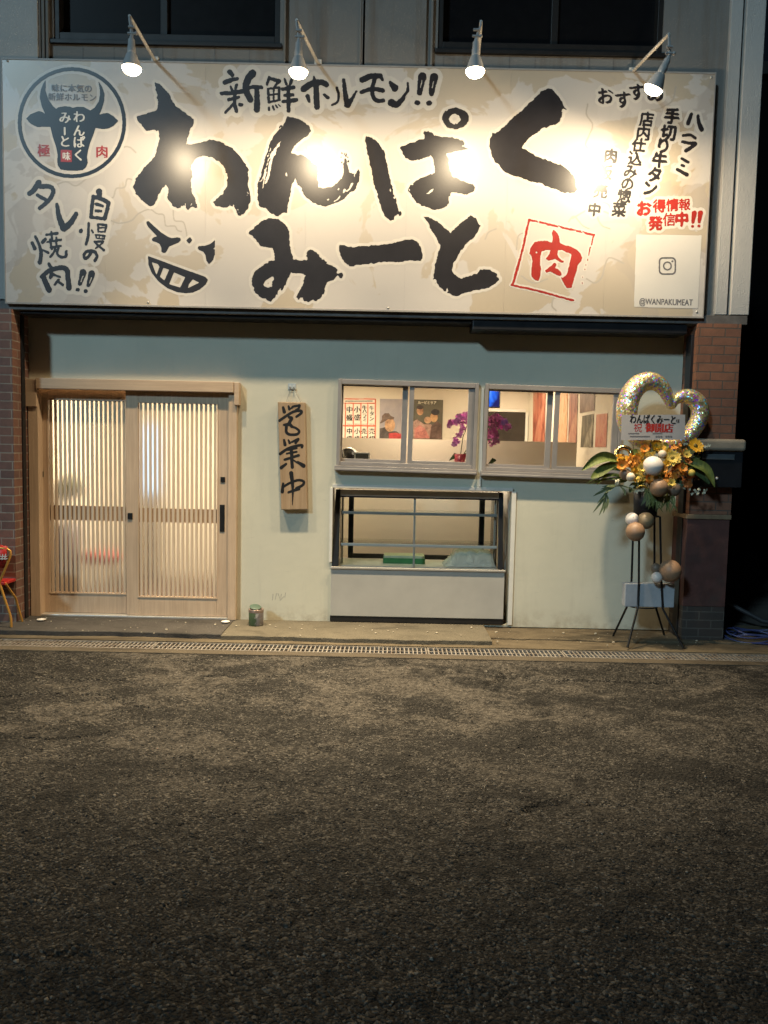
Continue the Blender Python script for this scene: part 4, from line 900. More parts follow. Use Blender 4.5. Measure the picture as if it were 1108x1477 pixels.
for (bp, tp, rp_, tl, lab, pw) in lamps:
    c = at(bp[0], bp[1], YL); top = at(tp[0], tp[1], YL + 0.03); root = at(rp_[0], rp_[1], YS + 0.03); root.z = max(root.z, sz1 + 0.02)
    ax = Vector((tl[0], tl[1], -1)).normalized()          # direction the bulb faces
    o = thing('sign_lamp', 'grey bulb lamp ' + lab, 'lamp', tuple(root), 'bulb lamps on arms along the top of the sign')
    a = -ax
    mb = MB(); mb.lathe([(0.071, 0.0), (0.066, 0.012), (0.056, 0.045), (0.042, 0.085), (0.034, 0.10), (0.031, 0.104)], c, 28, a)
    for k in range(28):
        pass
    mb.build('bulb_housing', M['lamp_grey'], o)
    mb = MB(); mb.lathe([(0.030, 0.104), (0.029, 0.15), (0.026, 0.152), (0.024, 0.20), (0.015, 0.21), (0.012, 0.225), (0.0, 0.226)], c, 20, a); mb.build('socket', M['lamp_grey'], o)
    mb = MB(); mb.lathe([(0.070, -0.001), (0.066, -0.016), (0.052, -0.034), (0.030, -0.045), (0.0, -0.049)], c, 28, a); mb.build('bulb', M['bulb'], o)
    neck = c + a * 0.225
    mb = MB(); mb.tube([neck, neck + (top - neck) * 0.35, top + Vector((0, 0, -0.03)), top], 0.009, 8); mb.tube([neck + Vector((0.012, 0, 0)), top + Vector((0.008, 0.005, -0.01))], 0.004, 6)
    mb.build('drop_rod', M['lamp_grey'], o)
    mb = MB(); j = neck + Vector((0, 0, 0.02)); mb.tube([j + Vector((-0.028, 0, 0)), j + Vector((0.028, 0, 0))], 0.009, 8); mb.tube([j + Vector((-0.022, 0, 0.045)), j + Vector((0.022, 0, 0.045))], 0.010, 8); mb.ball(j + Vector((0.034, 0, 0)), 0.013, 10, 8); mb.build('swivel_joint', M['lamp_grey'], o)
    mb = MB(); mb.tube([top, top * 0.5 + root * 0.5, root], [0.012, 0.013, 0.014], 10); mb.build('arm', M['lamp_arm'], o)
    mb = MB(); mb.box(root.x - 0.03, root.x + 0.03, YS + 0.012, -0.204, root.z - 0.05, root.z + 0.03); mb.build('bracket', M['lamp_arm'], o, bevel=0.003)
    L = lamp_light('bulb_light', BEAM * pw, 2.2 if tl[0] else (0.62 if bp[0] < 200 else 0.95))
    lo = bpy.data.objects.new('bulb_light', L); COL.objects.link(lo); lo.parent = o
    pos = c + ax * 0.108; lo.location = pos - root
    aim = Vector((tl[0] * 0.45, -0.15 + 0.25 * tl[1], -1.0)); lo.rotation_euler = aim.to_track_quat('-Z', 'Y').to_euler()

# ------------------------------------------------------------------ wooden plaque with three brush characters
YP = -0.07
q = [at(*p, YP) for p in ((400.5, 579.5), (440, 580.5), (443.5, 735), (405.5, 735.5))]
PL = thing('wooden_plaque', 'tall wooden plaque with three black brush characters hanging on the cream wall', 'plaque', ((q[0].x + q[1].x) / 2, YP, q[0].z))
mb = MB(); rows = []
mb.hexa([(q[3].x, YP, q[3].z), (q[2].x, YP, q[2].z), (q[2].x + 0.004, -0.006, q[2].z), (q[3].x, -0.006, q[3].z), (q[0].x, YP, q[0].z), (q[1].x, YP, q[1].z), (q[1].x + 0.004, -0.006, q[1].z), (q[0].x, -0.006, q[0].z)])
mb.build('board', M['plaque'], PL, bevel=0.007, seg=3)
A = Art(YP, 398, 575, 447, 740, 0.0016); A.view(380, 560, 460, 622); S = A.stroke
S([(222,215),(235,265)],14,19); S([(282,200),(292,232)],10,17); S([(318,222),(335,205),(405,192)],11,14); S([(405,195),(395,225),(365,240)],15,9)
S([(182,362),(260,308),(340,262),(415,252),(428,275),(372,318)],15,14); S([(290,325),(318,335),(300,370),(285,405)],16,20); S([(232,410),(290,400),(318,428)],13,18); S([(258,432),(258,490),(295,518),(375,516),(402,482),(368,448),(328,432)],17,12)
S([(232,580),(243,632)],13,18); S([(282,580),(295,612)],9,15); S([(320,602),(392,568),(362,612)],11,15); S([(188,735),(265,682),(350,650),(432,638),(432,662)],16,13); S([(275,690),(372,670)],12,13); S([(262,732),(372,712)],10,12); S([(310,680),(318,740),(318,800),(325,885)],19,18); S([(240,800),(395,752)],14,15); S([(255,848),(200,890)],13,19); S([(385,828),(450,868)],14,24); S([(330,800),(380,835)],8,10)
S([(222,1070),(212,1160)],14,19); S([(222,1105),(300,1060),(390,1030),(452,1045),(440,1085),(370,1122)],13,15); S([(282,1166),(398,1128)],13,17); S([(312,952),(328,1080),(330,1180),(326,1308)],24,4)
A.mesh('brush_characters', M['ink'], PL, 0.0012, 0.5, 0.7)
hk = at(421, 561, -0.02)
mb = MB(); mb.tube([(q[0].x * 0.7 + q[1].x * 0.3, YP + 0.03, q[0].z - 0.002), hk + Vector((-0.01, 0, 0.012)), hk + Vector((0.01, 0, 0.012)), (q[0].x * 0.15 + q[1].x * 0.85, YP + 0.03, q[0].z - 0.002)], 0.0022, 6); mb.build('cord', plain('cord', (0.35, 0.33, 0.28), 0.7), PL)
HK = thing('wall_hook', 'small clear twin wall hook holding the plaque cord', 'hook', (hk.x, 0, hk.z))
mb = MB(); mb.box(hk.x - 0.035, hk.x + 0.035, -0.008, -0.001, hk.z - 0.004, hk.z + 0.05); mb.build('plate', plain('hook_plastic', (0.45, 0.52, 0.56), 0.15), HK, bevel=0.003)
mb = MB()
for d in (-0.018, 0.018): mb = MB(); mb.tube([(hk.x + d, -0.008, hk.z + 0.03), (hk.x + d, -0.02, hk.z + 0.008), (hk.x + d, -0.035, hk.z + 0.006), (hk.x + d, -0.038, hk.z + 0.022)], 0.005, 8); mb.build('prong', plain('hook_prong', (0.5, 0.55, 0.58), 0.2), HK)

# ------------------------------------------------------------------ refrigerated display case set in the wall
DC = thing('display_case', 'glass fronted display case with two shelves over a plain grey base', 'display case', (at(600, 900, 0).x, 0, 0))
cx0, cx1 = ext(477, 822, 727, 898, -0.03)[:2]
zb0, zb1 = 0.055, at(600, 823, -0.03).z
zt0, zt1 = at(600, 719, 0.10).z, at(600, 708, 0.10).z
YB = 0.62                                           # back of the case
mb = MB(); mb.box(cx0, cx1, -0.03, 0.5, zb0, zb1); mb.build('base_panel', M['grey_panel'], DC, bevel=0.004)
mb = MB(); mb.box(cx0 - 0.004, cx1 - 0.002, -0.024, 0.5, 0.004, zb0 - 0.001); mb.build('kick_plate', M['black_plastic'], DC)
mb = MB(); mb.box(cx0 - 0.006, cx1 + 0.006, -0.045, -0.02, zb1 + 0.001, zb1 + 0.022); mb.box(cx0, cx1, -0.0195, YB, zb1 + 0.001, zb1 + 0.018); mb.build('front_rail', M['chrome'], DC, bevel=0.005)
gx0, gx1 = cx0 + 0.025, cx1 - 0.015
mb = MB()                                           # the leaning front: posts, header, middle post
zf = zb1 + 0.022; yf0, yf1 = -0.012, 0.10
for x in (gx0, gx1 - 0.042):
    mb = MB(); mb.hexa([(x - 0.02 * (x == gx0), yf0, zf), (x + 0.042, yf0, zf), (x + 0.042, yf0 + 0.05, zf), (x - 0.02 * (x == gx0), yf0 + 0.05, zf), (x, yf1, zt1), (x + 0.042, yf1, zt1), (x + 0.042, yf1 + 0.05, zt1), (x, yf1 + 0.05, zt1)]); mb.build('corner_post', M['black_metal'], DC, bevel=0.003)
pass
mb = MB(); mb.box(gx0 + 0.043, gx1 - 0.043, yf1 - 0.006, yf1 + 0.12, zt0 + 0.012, zt1); mb.build('header_rail', M['chrome'], DC, bevel=0.004)
mb = MB(); mb.box(gx0 + 0.043, gx1 - 0.043, yf1 + 0.0, yf1 + 0.05, zt0 - 0.002, zt0 + 0.0115); mb.build('light_housing', M['black_metal'], DC)
def lean(z): return yf0 + (yf1 - yf0) * (z - zf) / (zt1 - zf)
mb = MB(); mb.face([(gx0 + 0.03, lean(zf) + 0.008, zf), (gx1 - 0.03, lean(zf) + 0.008, zf), (gx1 - 0.03, lean(zt0) + 0.008, zt0), (gx0 + 0.03, lean(zt0) + 0.008, zt0)]); mb.build('front_glass', M['glass'], DC)
sh = [at(600, 741, 0.12).z, at(600, 787, 0.06).z]
xm = at(598, 760, 0.06).x
for zz in sh:
    y = lean(zz) + 0.03
    mb = MB(); mb.box(gx0 + 0.05, gx1 - 0.05, y, y + 0.022, zz - 0.014, zz + 0.012); so = mb.build('shelf', M['chrome'] if zz == sh[0] else M['white_trim'], DC, bevel=0.004)
    mb = MB(); mb.box(gx0 + 0.05, gx1 - 0.05, y + 0.0225, YB - 0.12, zz - 0.003, zz + 0.005); mb.build('glass_plate', glass_thin('shelf_glass', (0.90, 0.94, 0.90), 1.0), so)
mb = MB()
for a, b in ((zf, sh[1] - 0.0145), (sh[1] + 0.0125, sh[0] - 0.0145), (sh[0] + 0.0125, zt0 - 0.002)): mb.hexa([(xm - 0.009, lean(a) + 0.03, a), (xm + 0.009, lean(a) + 0.03, a), (xm + 0.009, lean(a) + 0.05, a), (xm - 0.009, lean(a) + 0.05, a), (xm - 0.009, lean(b) + 0.03, b), (xm + 0.009, lean(b) + 0.03, b), (xm + 0.009, lean(b) + 0.05, b), (xm - 0.009, lean(b) + 0.05, b)])
mb.build('middle_post', M['chrome'], DC, bevel=0.003)
mb = MB(); t0, t1 = zf, zt1
for x in (gx0 + 0.10, gx1 - 0.16): mb.box(x, x + 0.05, YB - 0.08, YB - 0.03, t0, t1)
mb.box(gx0 + 0.15, gx1 - 0.16, YB - 0.07, YB - 0.03, t1 - 0.05, t1); mb.box(gx0 + 0.15, gx1 - 0.16, YB - 0.07, YB - 0.03, t0, t0 + 0.045); mb.build('rear_frame', M['black_metal'], DC)
SGL = glass_thin('case_side_glass', (0.55, 0.57, 0.56), 1.0)
for x in (gx0 + 0.044, gx1 - 0.048):
    mb = MB(); mb.box(x, x + 0.004, 0.12, YB - 0.08, t0, t1); mb.build('side_glass', SGL, DC)
mb = MB()
for x in (gx0 + 0.055, gx1 - 0.07):
    mb = MB(); mb.box(x, x + 0.016, 0.16, 0.185, t0, t1 - 0.02)
    for zz in sh: mb.box(x - 0.002, x + 0.018, 0.13, 0.24, zz - 0.03, zz - 0.0145)
    mb.build('shelf_upright', M['chrome'], DC)
mb = MB(); mb.box(gx0 + 0.05, gx1 - 0.05, 0.03, YB - 0.09, zb1 + 0.0185, zb1 + 0.026); mb.build('deck', plain('steel_deck', (0.68, 0.65, 0.58), 0.35, 0.1), DC)
mb = MB(); mb.box(gx0 + 0.02, gx1 - 0.02, 0.222, YB, zt1 - 0.006, zt1); mb.build('top_panel', glass_thin('top_glass', (0.95, 0.97, 0.95), 1.0), DC)
bxl, bxr = at(553, 800, 0.25).x, at(613, 800, 0.25).x; zd = zb1 + 0.0265
gb = thing('green_tray_box', 'flat green carton with pale lid on the case floor', 'carton', ((bxl + bxr) / 2, 0.3, zd))
mb = MB(); mb.box(bxl, bxr, 0.20, 0.42, zd, zd + 0.05); mb.build('carton', plain('green_card', (0.05, 0.22, 0.08), 0.5), gb, bevel=0.003)
mb = MB(); mb.box(bxl + 0.005, bxr - 0.005, 0.205, 0.415, zd + 0.0505, zd + 0.075); mb.build('lid', plain('pale_card', (0.55, 0.60, 0.42), 0.4), gb, bevel=0.003)
m = glass_thin('clear_film', (0.80, 0.85, 0.82), 1.4, 0.12); M['film'] = m
bagx0, bagx1 = at(640, 810, 0.1).x, at(716, 810, 0.1).x
bg_ = thing('plastic_bags', 'heap of crumpled clear plastic bags in the right of the case', 'plastic bags', ((bagx0 + bagx1) / 2, 0.15, zd))
fm, t = newmat('bag_film', 0.18, 0, 0.8); t.base((0.86, 0.88, 0.80)); t.bsdf.inputs['Alpha'].default_value = 0.6
n = t.noise(t.coord(), 26, 5, 0.7, 1.5); t.bump(n.outputs[0], 1.0, 0.02)
rr = random.Random(4)
for lay in range(4):
    rows = []
    for a in range(15):
        row = []
        for b in range(11):
            u, v = a / 14, b / 10
            hgt = 0.022 + 0.03 * lay + 0.045 * math.sin(math.pi * u) ** 0.5 * math.sin(math.pi * v) ** 0.5 * (0.25 + 1.3 * rr.random())
            if a in (0, 14) or b in (0, 10): hgt = 0.004 + 0.002 * lay
            row.append((bagx0 + (bagx1 - bagx0) * (0.05 * lay + u * (1 - 0.06 * lay)), 0.045 + 0.30 * v + rr.uniform(-.006, .006), zd + hgt))
        rows.append(row)
    mb = MB(); mb.grid(rows, flip=True); mb.build('bag', fm, bg_)

# ------------------------------------------------------------------ small things on the apron
pc = onz(369.5, 901, 0.0)
PC = thing('paint_can', 'open paint can with green drips and torn label by the cream wall', 'paint can', (pc.x, pc.y, 0))
m, t = newmat('can_label', 0.5); c = t.coord(); n = t.noise(c, 16, 4, 0.6); v = t.new('ShaderNodeTexVoronoi'); v.inputs['Scale'].default_value = 26; t.link(c, v.inputs['Vector'])
lab = t.ramp(v.outputs['Color'], [(0.3, (0.42, 0.40, 0.38)), (0.55, (0.22, 0.19, 0.20)), (0.75, (0.45, 0.43, 0.42))]).outputs[0]
sp = t.new('ShaderNodeSeparateXYZ'); t.link(c, sp.inputs[0])
gf = t.ramp(t.math('ADD', t.math('MULTIPLY', sp.outputs[0], -9.0), n.outputs[0]), [(0.42, 0.0), (0.5, 1.0)]).outputs[0]
t.base(t.mix(gf, lab, (0.10, 0.15, 0.07)))
rc, hcn = 0.066, 0.145
mb = MB(); mb.lathe([(0.0, 0.001), (rc - 0.004, 0.001), (rc, 0.006), (rc, hcn - 0.03)], (pc.x, pc.y, 0), 28); mb.build('body', m, PC)
mb = MB(); mb.lathe([(rc, hcn - 0.03), (rc + 0.003, hcn - 0.02), (rc, hcn - 0.015), (rc + 0.004, hcn - 0.004), (rc, hcn), (rc - 0.010, hcn - 0.003), (rc - 0.012, hcn - 0.02)], (pc.x, pc.y, 0), 28); mb.build('rim', plain('can_rim', (0.32, 0.24, 0.20), 0.4, 0.5), PC)
mb = MB(); mb.lathe([(rc - 0.012, hcn - 0.02), (0.0, hcn - 0.022)], (pc.x, pc.y, 0), 28); mb.build('paint', M['black_plastic'], PC)
mb = MB(); mb.lathe([(0.0, 0.0), (0.05, 0.0), (0.052, 0.004), (0.05, 0.006), (0.0, 0.007)], (pc.x - 0.012, pc.y + 0.025, hcn + 0.008), 24, (0.15, -0.28, 1)); mb.build('lid', plain('green_lid', (0.07, 0.115, 0.085), 0.55), PC)
for px, py, lb in ((60, 895.5, 'white salt dish at the left foot of the sliding door'), (325.5, 898.5, 'white salt dish at the right foot of the sliding door')):
    p = onz(px, py, 0.0)
    D = thing('salt_dish', lb, 'dish', (p.x, p.y, 0), 'salt dishes either side of the door')
    mb = MB(); mb.lathe([(0.0, 0.002), (0.022, 0.002), (0.038, 0.012), (0.04, 0.016), (0.036, 0.015), (0.02, 0.008), (0.0, 0.008)], (p.x, p.y, 0), 24); mb.build('dish', plain('white_china', (0.75, 0.72, 0.66), 0.15), D)
    mb = MB(); mb.lathe([(0.022, 0.009), (0.012, 0.02), (0.0, 0.026)], (p.x, p.y, 0), 16); mb.build('salt_mound', plain('salt', (0.8, 0.78, 0.74), 0.8), D)
rr = random.Random(21); mb = MB()
for k in range(90):                                   # grit and paint flecks
    x = rr.uniform(-3.2, 3.0); y = -0.12 - 0.5 * rr.random() ** 1.3; s = rr.uniform(0.003, 0.009) if rr.random() < .85 else rr.uniform(0.009, 0.016)
    z = 0.0 if x < XS else -0.028
    mb.ball((x, y, z + s * 0.3), s, 6, 4, (1, rr.uniform(.5, 1), .5))
o = mb.build('grit', plain('pale_grit', (0.42, 0.37, 0.28), 0.8, var=0.5, scale=40)); tag(o, 'pale grit and crumbs scattered along the concrete apron', 'grit', kind='stuff')

# loose and bedded chips on the asphalt
NS = 70000; g2 = np.random.default_rng(5)
py_ = -1.06 - 4.6 * g2.random(NS) ** 1.15; px_ = (g2.random(NS) * 2 - 1) * 0.60 * (py_ + 7.6)
keep = (np.abs(px_) < 4.8) & (_vnoise(px_, py_, 0.45, 91) + 0.7 * _vnoise(px_, py_, 0.12, 92) + 0.9 * g2.random(NS) > 0.05)
px_, py_ = px_[keep], py_[keep]; NS = len(px_)
iy = np.clip(np.rint((-1.03 - py_) / 0.0165).astype(int), 0, len(RY) - 1); ix = np.clip(np.rint((px_ + 5.0) / 0.0165).astype(int), 0, len(RX) - 1)
pz_ = ZG - 0.0062 + HZ[iy, ix]
sz_ = 0.0028 + 0.0042 * g2.random(NS) ** 2.2 + 0.006 * (g2.random(NS) > 0.985); an = g2.random(NS) * 6.283; fl = 0.45 + 0.5 * g2.random(NS); el = 0.65 + 0.5 * g2.random(NS)
tv = np.array([(0, 0, 1), (0.95, 0, 0.25), (0.3, 0.9, 0.3), (-0.75, 0.55, 0.2), (-0.7, -0.6, 0.3), (0.35, -0.9, 0.2), (1.0, 0.1, -0.6), (0.3, 1.0, -0.6), (-0.85, 0.5, -0.6), (-0.7, -0.75, -0.6), (0.4, -1.0, -0.6)])
tf = [(0, 1, 2), (0, 2, 3), (0, 3, 4), (0, 4, 5), (0, 5, 1)] + [q for k in range(5) for q in ((6 + k, 6 + (k + 1) % 5, 1 + (k + 1) % 5), (6 + k, 1 + (k + 1) % 5, 1 + k))]
V = tv[None] + 0.22 * (g2.random((NS, 11, 3)) - 0.5)
X0 = V[..., 0] * el[:, None]; Y0 = V[..., 1]; ca, sa = np.cos(an)[:, None], np.sin(an)[:, None]
W = np.stack([px_[:, None] + sz_[:, None] * (X0 * ca - Y0 * sa), py_[:, None] + sz_[:, None] * (X0 * sa + Y0 * ca), pz_[:, None] + sz_[:, None] * V[..., 2] * fl[:, None]], -1).reshape(-1, 3)
FF = (np.array(tf)[None] + (np.arange(NS) * 11)[:, None, None]).reshape(-1, 3)
me = bpy.data.meshes.new('gravel'); me.vertices.add(len(W)); me.vertices.foreach_set('co', W.ravel().astype(np.float32)); me.loops.add(FF.size); me.loops.foreach_set('vertex_index', FF.ravel().astype(np.int32))
me.polygons.add(len(FF)); me.polygons.foreach_set('loop_start', np.arange(0, FF.size, 3, dtype=np.int32)); me.update(calc_edges=True); me.validate()
m, t = newmat('stone_chips', 0.85, 0, 0.25); c = t.coord(); v = t.new('ShaderNodeTexVoronoi'); v.inputs['Scale'].default_value = 48; t.link(c, v.inputs['Vector']); sv = t.new('ShaderNodeSeparateColor'); t.link(v.outputs['Color'], sv.inputs[0])
n = t.noise(c, 120, 3, 0.6)
cc_ = t.ramp(sv.outputs[0], [(0.0, (0.016, 0.015, 0.013)), (0.55, (0.034, 0.031, 0.026)), (0.85, (0.062, 0.056, 0.046)), (0.96, (0.12, 0.105, 0.085)), (1.0, (0.20, 0.18, 0.15))]).outputs[0]
t.base(t.mix(t.ramp(n.outputs[0], [(0.4, 0.0), (0.7, 0.5)]).outputs[0], cc_, (0.02, 0.018, 0.015)))
me.materials.append(m); o = bpy.data.objects.new('gravel', me); COL.objects.link(o); tag(o, 'loose stone chips lying on the dark asphalt', 'gravel', kind='stuff')

# ------------------------------------------------------------------ red folding chair at the left edge
YC = -0.50
M['red'] = plain('red_canvas', (0.42, 0.018, 0.015), 0.5, var=0.15); M['brass'] = plain('yellow_tube', (0.62, 0.32, 0.07), 0.3, 0.35)
f0 = onz(16.5, 905, 0.0); YC = f0.y
def cp(px, py, Y=YC): return at(px, py, Y)
CH = thing('folding_chair', 'red folding chair with yellow tube frame beside the left brick pillar', 'chair', (f0.x - 0.25, YC, 0))
mb = MB()
side = [cp(-34, 791), cp(0, 790.5), cp(10, 791), cp(15, 795), cp(15.5, 800), cp(10, 815), cp(1, 836), cp(-1, 841), cp(1, 846), cp(9, 870), cp(14.5, 886), cp(16, 893), Vector((f0.x, YC, 0.003))]
mb.tube(side, 0.0105, 10)
sx = 2 * side[0].x
mb.tube([Vector((sx - p.x, p.y, p.z)) for p in side], 0.0105, 10)
mb.build('front_frame', M['brass'], CH)
mb = MB(); mb.tube([cp(6, 842) + Vector((0, 0.02, 0)), cp(8, 868) + Vector((0, 0.18, 0)), Vector((f0.x - 0.01, YC + 0.22, 0.003))], 0.0105, 10); mb.build('rear_leg', M['brass'], CH); mb = MB(); mb.tube([cp(-70, 842) + Vector((0, 0.02, 0)), Vector((sx - f0.x + 0.02, YC + 0.22, 0.003))], 0.0105, 10); mb.build('rear_leg', M['brass'], CH)
mb = MB(); p0, p1, p2, p3 = cp(-78, 787), cp(9, 786), cp(12, 797), cp(4, 818)
x0, x1 = cp(-70, 800).x, cp(11, 800).x; za, zb = cp(0, 786).z, cp(0, 819).z
mb.grid([[(x0 + (x1 - x0) * k / 8, YC - 0.012 + 0.02 * math.sin(math.pi * k / 8), za - (0.01 if k in (0, 8) else 0)) for k in range(9)], [(x0 + (x1 - x0 - 0.02) * k / 8, YC - 0.008 + 0.028 * math.sin(math.pi * k / 8), zb) for k in range(9)]][::-1])
mb.build('back_rest', M['red'], CH, solid=0.01)
mb = MB(); zs = cp(0, 842).z; mb.box(x0 + 0.02, x1 - 0.03, YC + 0.0, YC + 0.30, zs - 0.012, zs + 0.012); mb.build('seat', M['red'], CH, bevel=0.005)
A = Art(YC - 0.03, -40, 795, 12, 812, 0.002)
for k in range(5): A.stroke([(-8 + 4 * k, 801 - 0.4 * k), (-9 + 4 * k, 807)], 0.8, 0.6); A.stroke([(-9 + 4 * k, 803), (-6 + 4 * k, 802.5)], 0.6, 0.6); A.stroke([(-8 + 4 * k, 806.5), (-5.5 + 4 * k, 805.5)], 0.5, 0.7)
A.mesh('lettering', M['white_trim'], CH, 0.0)

# ------------------------------------------------------------------ letter box on the right pillar, cables in the alley
YM = -0.42
MBX = thing('letter_box', 'dark metal letter box with pale stone cap on the right brick pillar', 'letter box', (at(1030, 690, YM).x, -0.32, at(1030, 700, YM).z))
x0, x1, z0, z1 = ext(1003, 651, 1071, 703, YM); x0 -= 0.02
mb = MB(); mb.box(x0, x1, YM, -0.312, z0, z1); mb.build('box', M['black_metal'], MBX, bevel=0.005)
m = plain('stone_cap', (0.27, 0.225, 0.17), 0.8, var=0.2, bump=0.4, bscale=70)
mb = MB(); mb.box(x0 - 0.02, x1 + 0.015, YM - 0.03, -0.312, z1 + 0.001, z1 + 0.105); mb.build('cap', m, MBX, bevel=0.03, seg=4)
mb = MB(); bx(mb, 1013, 655, 1060, 663, YM - 0.008, YM - 0.001); mb.build('mail_slot', plain('slot_flap', (0.16, 0.18, 0.19), 0.3, 0.5), MBX, bevel=0.003)
p = at(1034, 690, YM); mb = MB(); mb.lathe([(0.0, 0.014), (0.009, 0.012), (0.013, 0.004), (0.013, 0.0)], (p.x, YM, p.z), 16, axis=(0, -1, 0)); mb.build('knob', M['chrome'], MBX)
CB = MB(); rr = random.Random(5); c0 = Vector((at(1085, 915, -0.25).x, -0.22, -0.04))
for k in range(4):
    P = []; ph = rr.uniform(0, 6); rx = rr.uniform(.16, .27); ry = rr.uniform(.10, .20)
    for j in range(40):
        a = j / 40 * 2 * math.pi; P.append(c0 + Vector((rx * math.cos(a + ph) + rr.uniform(-.004, .004) + 0.03 * k, ry * math.sin(a + ph) + 0.02 * k, 0.008 + 0.012 * k + 0.02 * (1 + math.sin(2 * a + ph)))))
    CB.tube(P, 0.007, 7, closed=True)
CB.tube([c0 + Vector((-.30, .05, .01)), c0 + Vector((-.15, -.16, .01)), c0 + Vector((.1, -.2, .01)), c0 + Vector((.35, -.06, .012)), c0 + Vector((.6, .0, .012))], 0.007, 7)
o = CB.build('cable_coil', plain('blue_cable', (0.05, 0.06, 0.16), 0.4)); tag(o, 'loose coil of blue cable on the ground beside the right pillar', 'cable')
PB = MB(); a = at(1052, 888, 0.25); PB.tube([(a.x - 0.1, 0.3, 0.24), (a.x + 0.25, 0.12, 0.06), (a.x + 0.9, 0.0, -0.02)], 0.022, 8)
o = PB.build('dark_pipe', plain('dark_pipe', (0.03, 0.03, 0.033), 0.5)); tag(o, 'dark pipe leaning down to the ground in the alley', 'pipe')

A = Art(-0.0005, 388, 850, 418, 874, 0.002)
for a, b in (((394, 857), (393, 866)), ((399, 856), (397, 865)), ((401, 856), (404, 864)), ((406, 857), (405, 863)), ((404, 866), (410, 860)), ((412, 855), (411, 862))): A.stroke([a, b], 0.45, 0.3)
A.mesh('wall_scribble', plain('pencil_grey', (0.34, 0.33, 0.28), 0.8), B, 0.0, 0.45, 0.6)
# ------------------------------------------------------------------ congratulatory flower stand
SCX = at(935, 720, -0.45).x; YF = -0.46
ZA = -0.026
FS = thing('flower_stand', 'black metal flower stand on four splayed legs holding a black bucket', 'flower stand', (SCX, YF, ZA))
M['stand'] = plain('stand_black', (0.012, 0.012, 0.013), 0.35, 0.3)
zbk = at(935, 741, YF).z; zk = at(935, 875, YF).z
legs = [((914, 745), (911, 838), (904, 876), (884.5, 917)), ((922, 745), (921.5, 840), (920, 876), (906.5, 935)), ((944, 745), (944, 838), (946, 876), (958, 915)), ((952, 745), (954, 838), (956, 878), (986, 935))]
for i, (a, b, c_, d) in enumerate(legs):
    yb = YF + (0.06 if i in (0, 2) else -0.06); f = onz(d[0], d[1], ZA + (0.002 if True else 0))
    if d[1] > 930: f = onz(d[0], d[1], ZG + 0.03); f.z = max(f.z, ZG + 0.014)
    A_, B_, C_ = at(*a, yb), at(*b, yb), at(*c_, yb)
    f.y = max(f.y, -0.66)
    mb = MB(); mb.tube([A_, B_, C_, C_ * 0.96 + f * 0.04, f], 0.0095, 9); mb.build('leg', M['stand'], FS)
mb = MB(); mb.tube([(SCX + 0.10 * math.cos(k / 24 * 6.283), YF + 0.08 * math.sin(k / 24 * 6.283), zbk - 0.02) for k in range(24)], 0.006, 6, closed=True); mb.build('ring', M['stand'], FS); mb = MB(); mb.tube([(SCX + 0.115 * math.cos(k / 24 * 6.283), YF + 0.08 * math.sin(k / 24 * 6.283), zk) for k in range(24)], 0.006, 6, closed=True); mb.build('ring', M['stand'], FS)
bl, br_ = at(914, 725, YF).x, at(949, 725, YF).x; rb = (br_ - bl) / 2; bc = (bl + br_) / 2; zt_ = at(935, 708, YF).z
mb = MB(); mb.lathe([(0.0, zbk - zbk), (rb * 0.92, 0.0), (rb, zt_ - zbk), (rb - 0.008, zt_ - zbk), (rb * 0.9, 0.02), (0.0, 0.02)], (bc, YF, zbk - 0.01), 32); mb.build('bucket', plain('bucket_black', (0.012, 0.012, 0.015), 0.55, spec=0.25), FS)
# grey block on the lower ring
x0, x1, z0, z1 = ext(899, 841, 970, 875, YF)
WB = thing('weight_block', 'pale grey concrete block weighing down the stand between its legs', 'block', ((x0 + x1) / 2, YF, z0))
mb = MB(); mb.box(x0, x1, YF - 0.05, YF + 0.045, z0 + 0.005, z1); mb.build('block', plain('grey_block', (0.38, 0.40, 0.43), 0.75, var=0.1, bump=0.25), WB, bevel=0.006)

GR = 'round balloons tied to the flower stand'
def bmat(name, col, r=0.5): return plain(name, col, r, var=0.06, scale=4)
M['b_white'] = bmat('balloon_white', (0.66, 0.61, 0.57)); M['b_tan'] = bmat('balloon_tan', (0.27, 0.165, 0.10)); M['b_brown'] = bmat('balloon_brown', (0.19, 0.12, 0.08)); M['b_olive'] = bmat('balloon_olive', (0.22, 0.165, 0.095)); M['b_cream'] = bmat('balloon_cream', (0.66, 0.55, 0.42)); M['b_dark'] = bmat('balloon_dark', (0.16, 0.12, 0.09))
for px, py, r, mt, Y, lb in ((912, 749, 9.5, 'b_white', -0.60, 'small white balloon upper left of the cluster under the bucket'), (931.5, 751, 12, 'b_olive', -0.62, 'olive brown balloon right of the cluster under the bucket'), (916.5, 767, 13.5, 'b_tan', -0.66, 'tan balloon lowest of the cluster under the bucket'),
                      (946, 819.5, 7, 'b_dark', -0.56, 'tiny dark brown balloon above the concrete block'), (947.5, 833, 8, 'b_white', -0.60, 'tiny white balloon resting over the concrete block'), (966.5, 823.5, 16, 'b_tan', -0.60, 'large tan balloon tied to the right leg')):
    c = at(px, py, Y); rr_ = r * (Y + 7) / F_PX
    o = thing('round_balloon', lb, 'balloon', tuple(c), GR)
    mb = MB(); mb.ball(c, rr_, 28, 18, (1, 1, 1.03)); mb.build('skin', M[mt], o)
    mb = MB(); mb.lathe([(0.003, 0.0), (0.010, 0.016), (0.006, 0.018), (0.0, 0.014)], c + Vector((0, rr_ * 0.6, -rr_ * 0.85)), 10, (0, 0.7, -1)); mb.build('knot', M[mt], o)

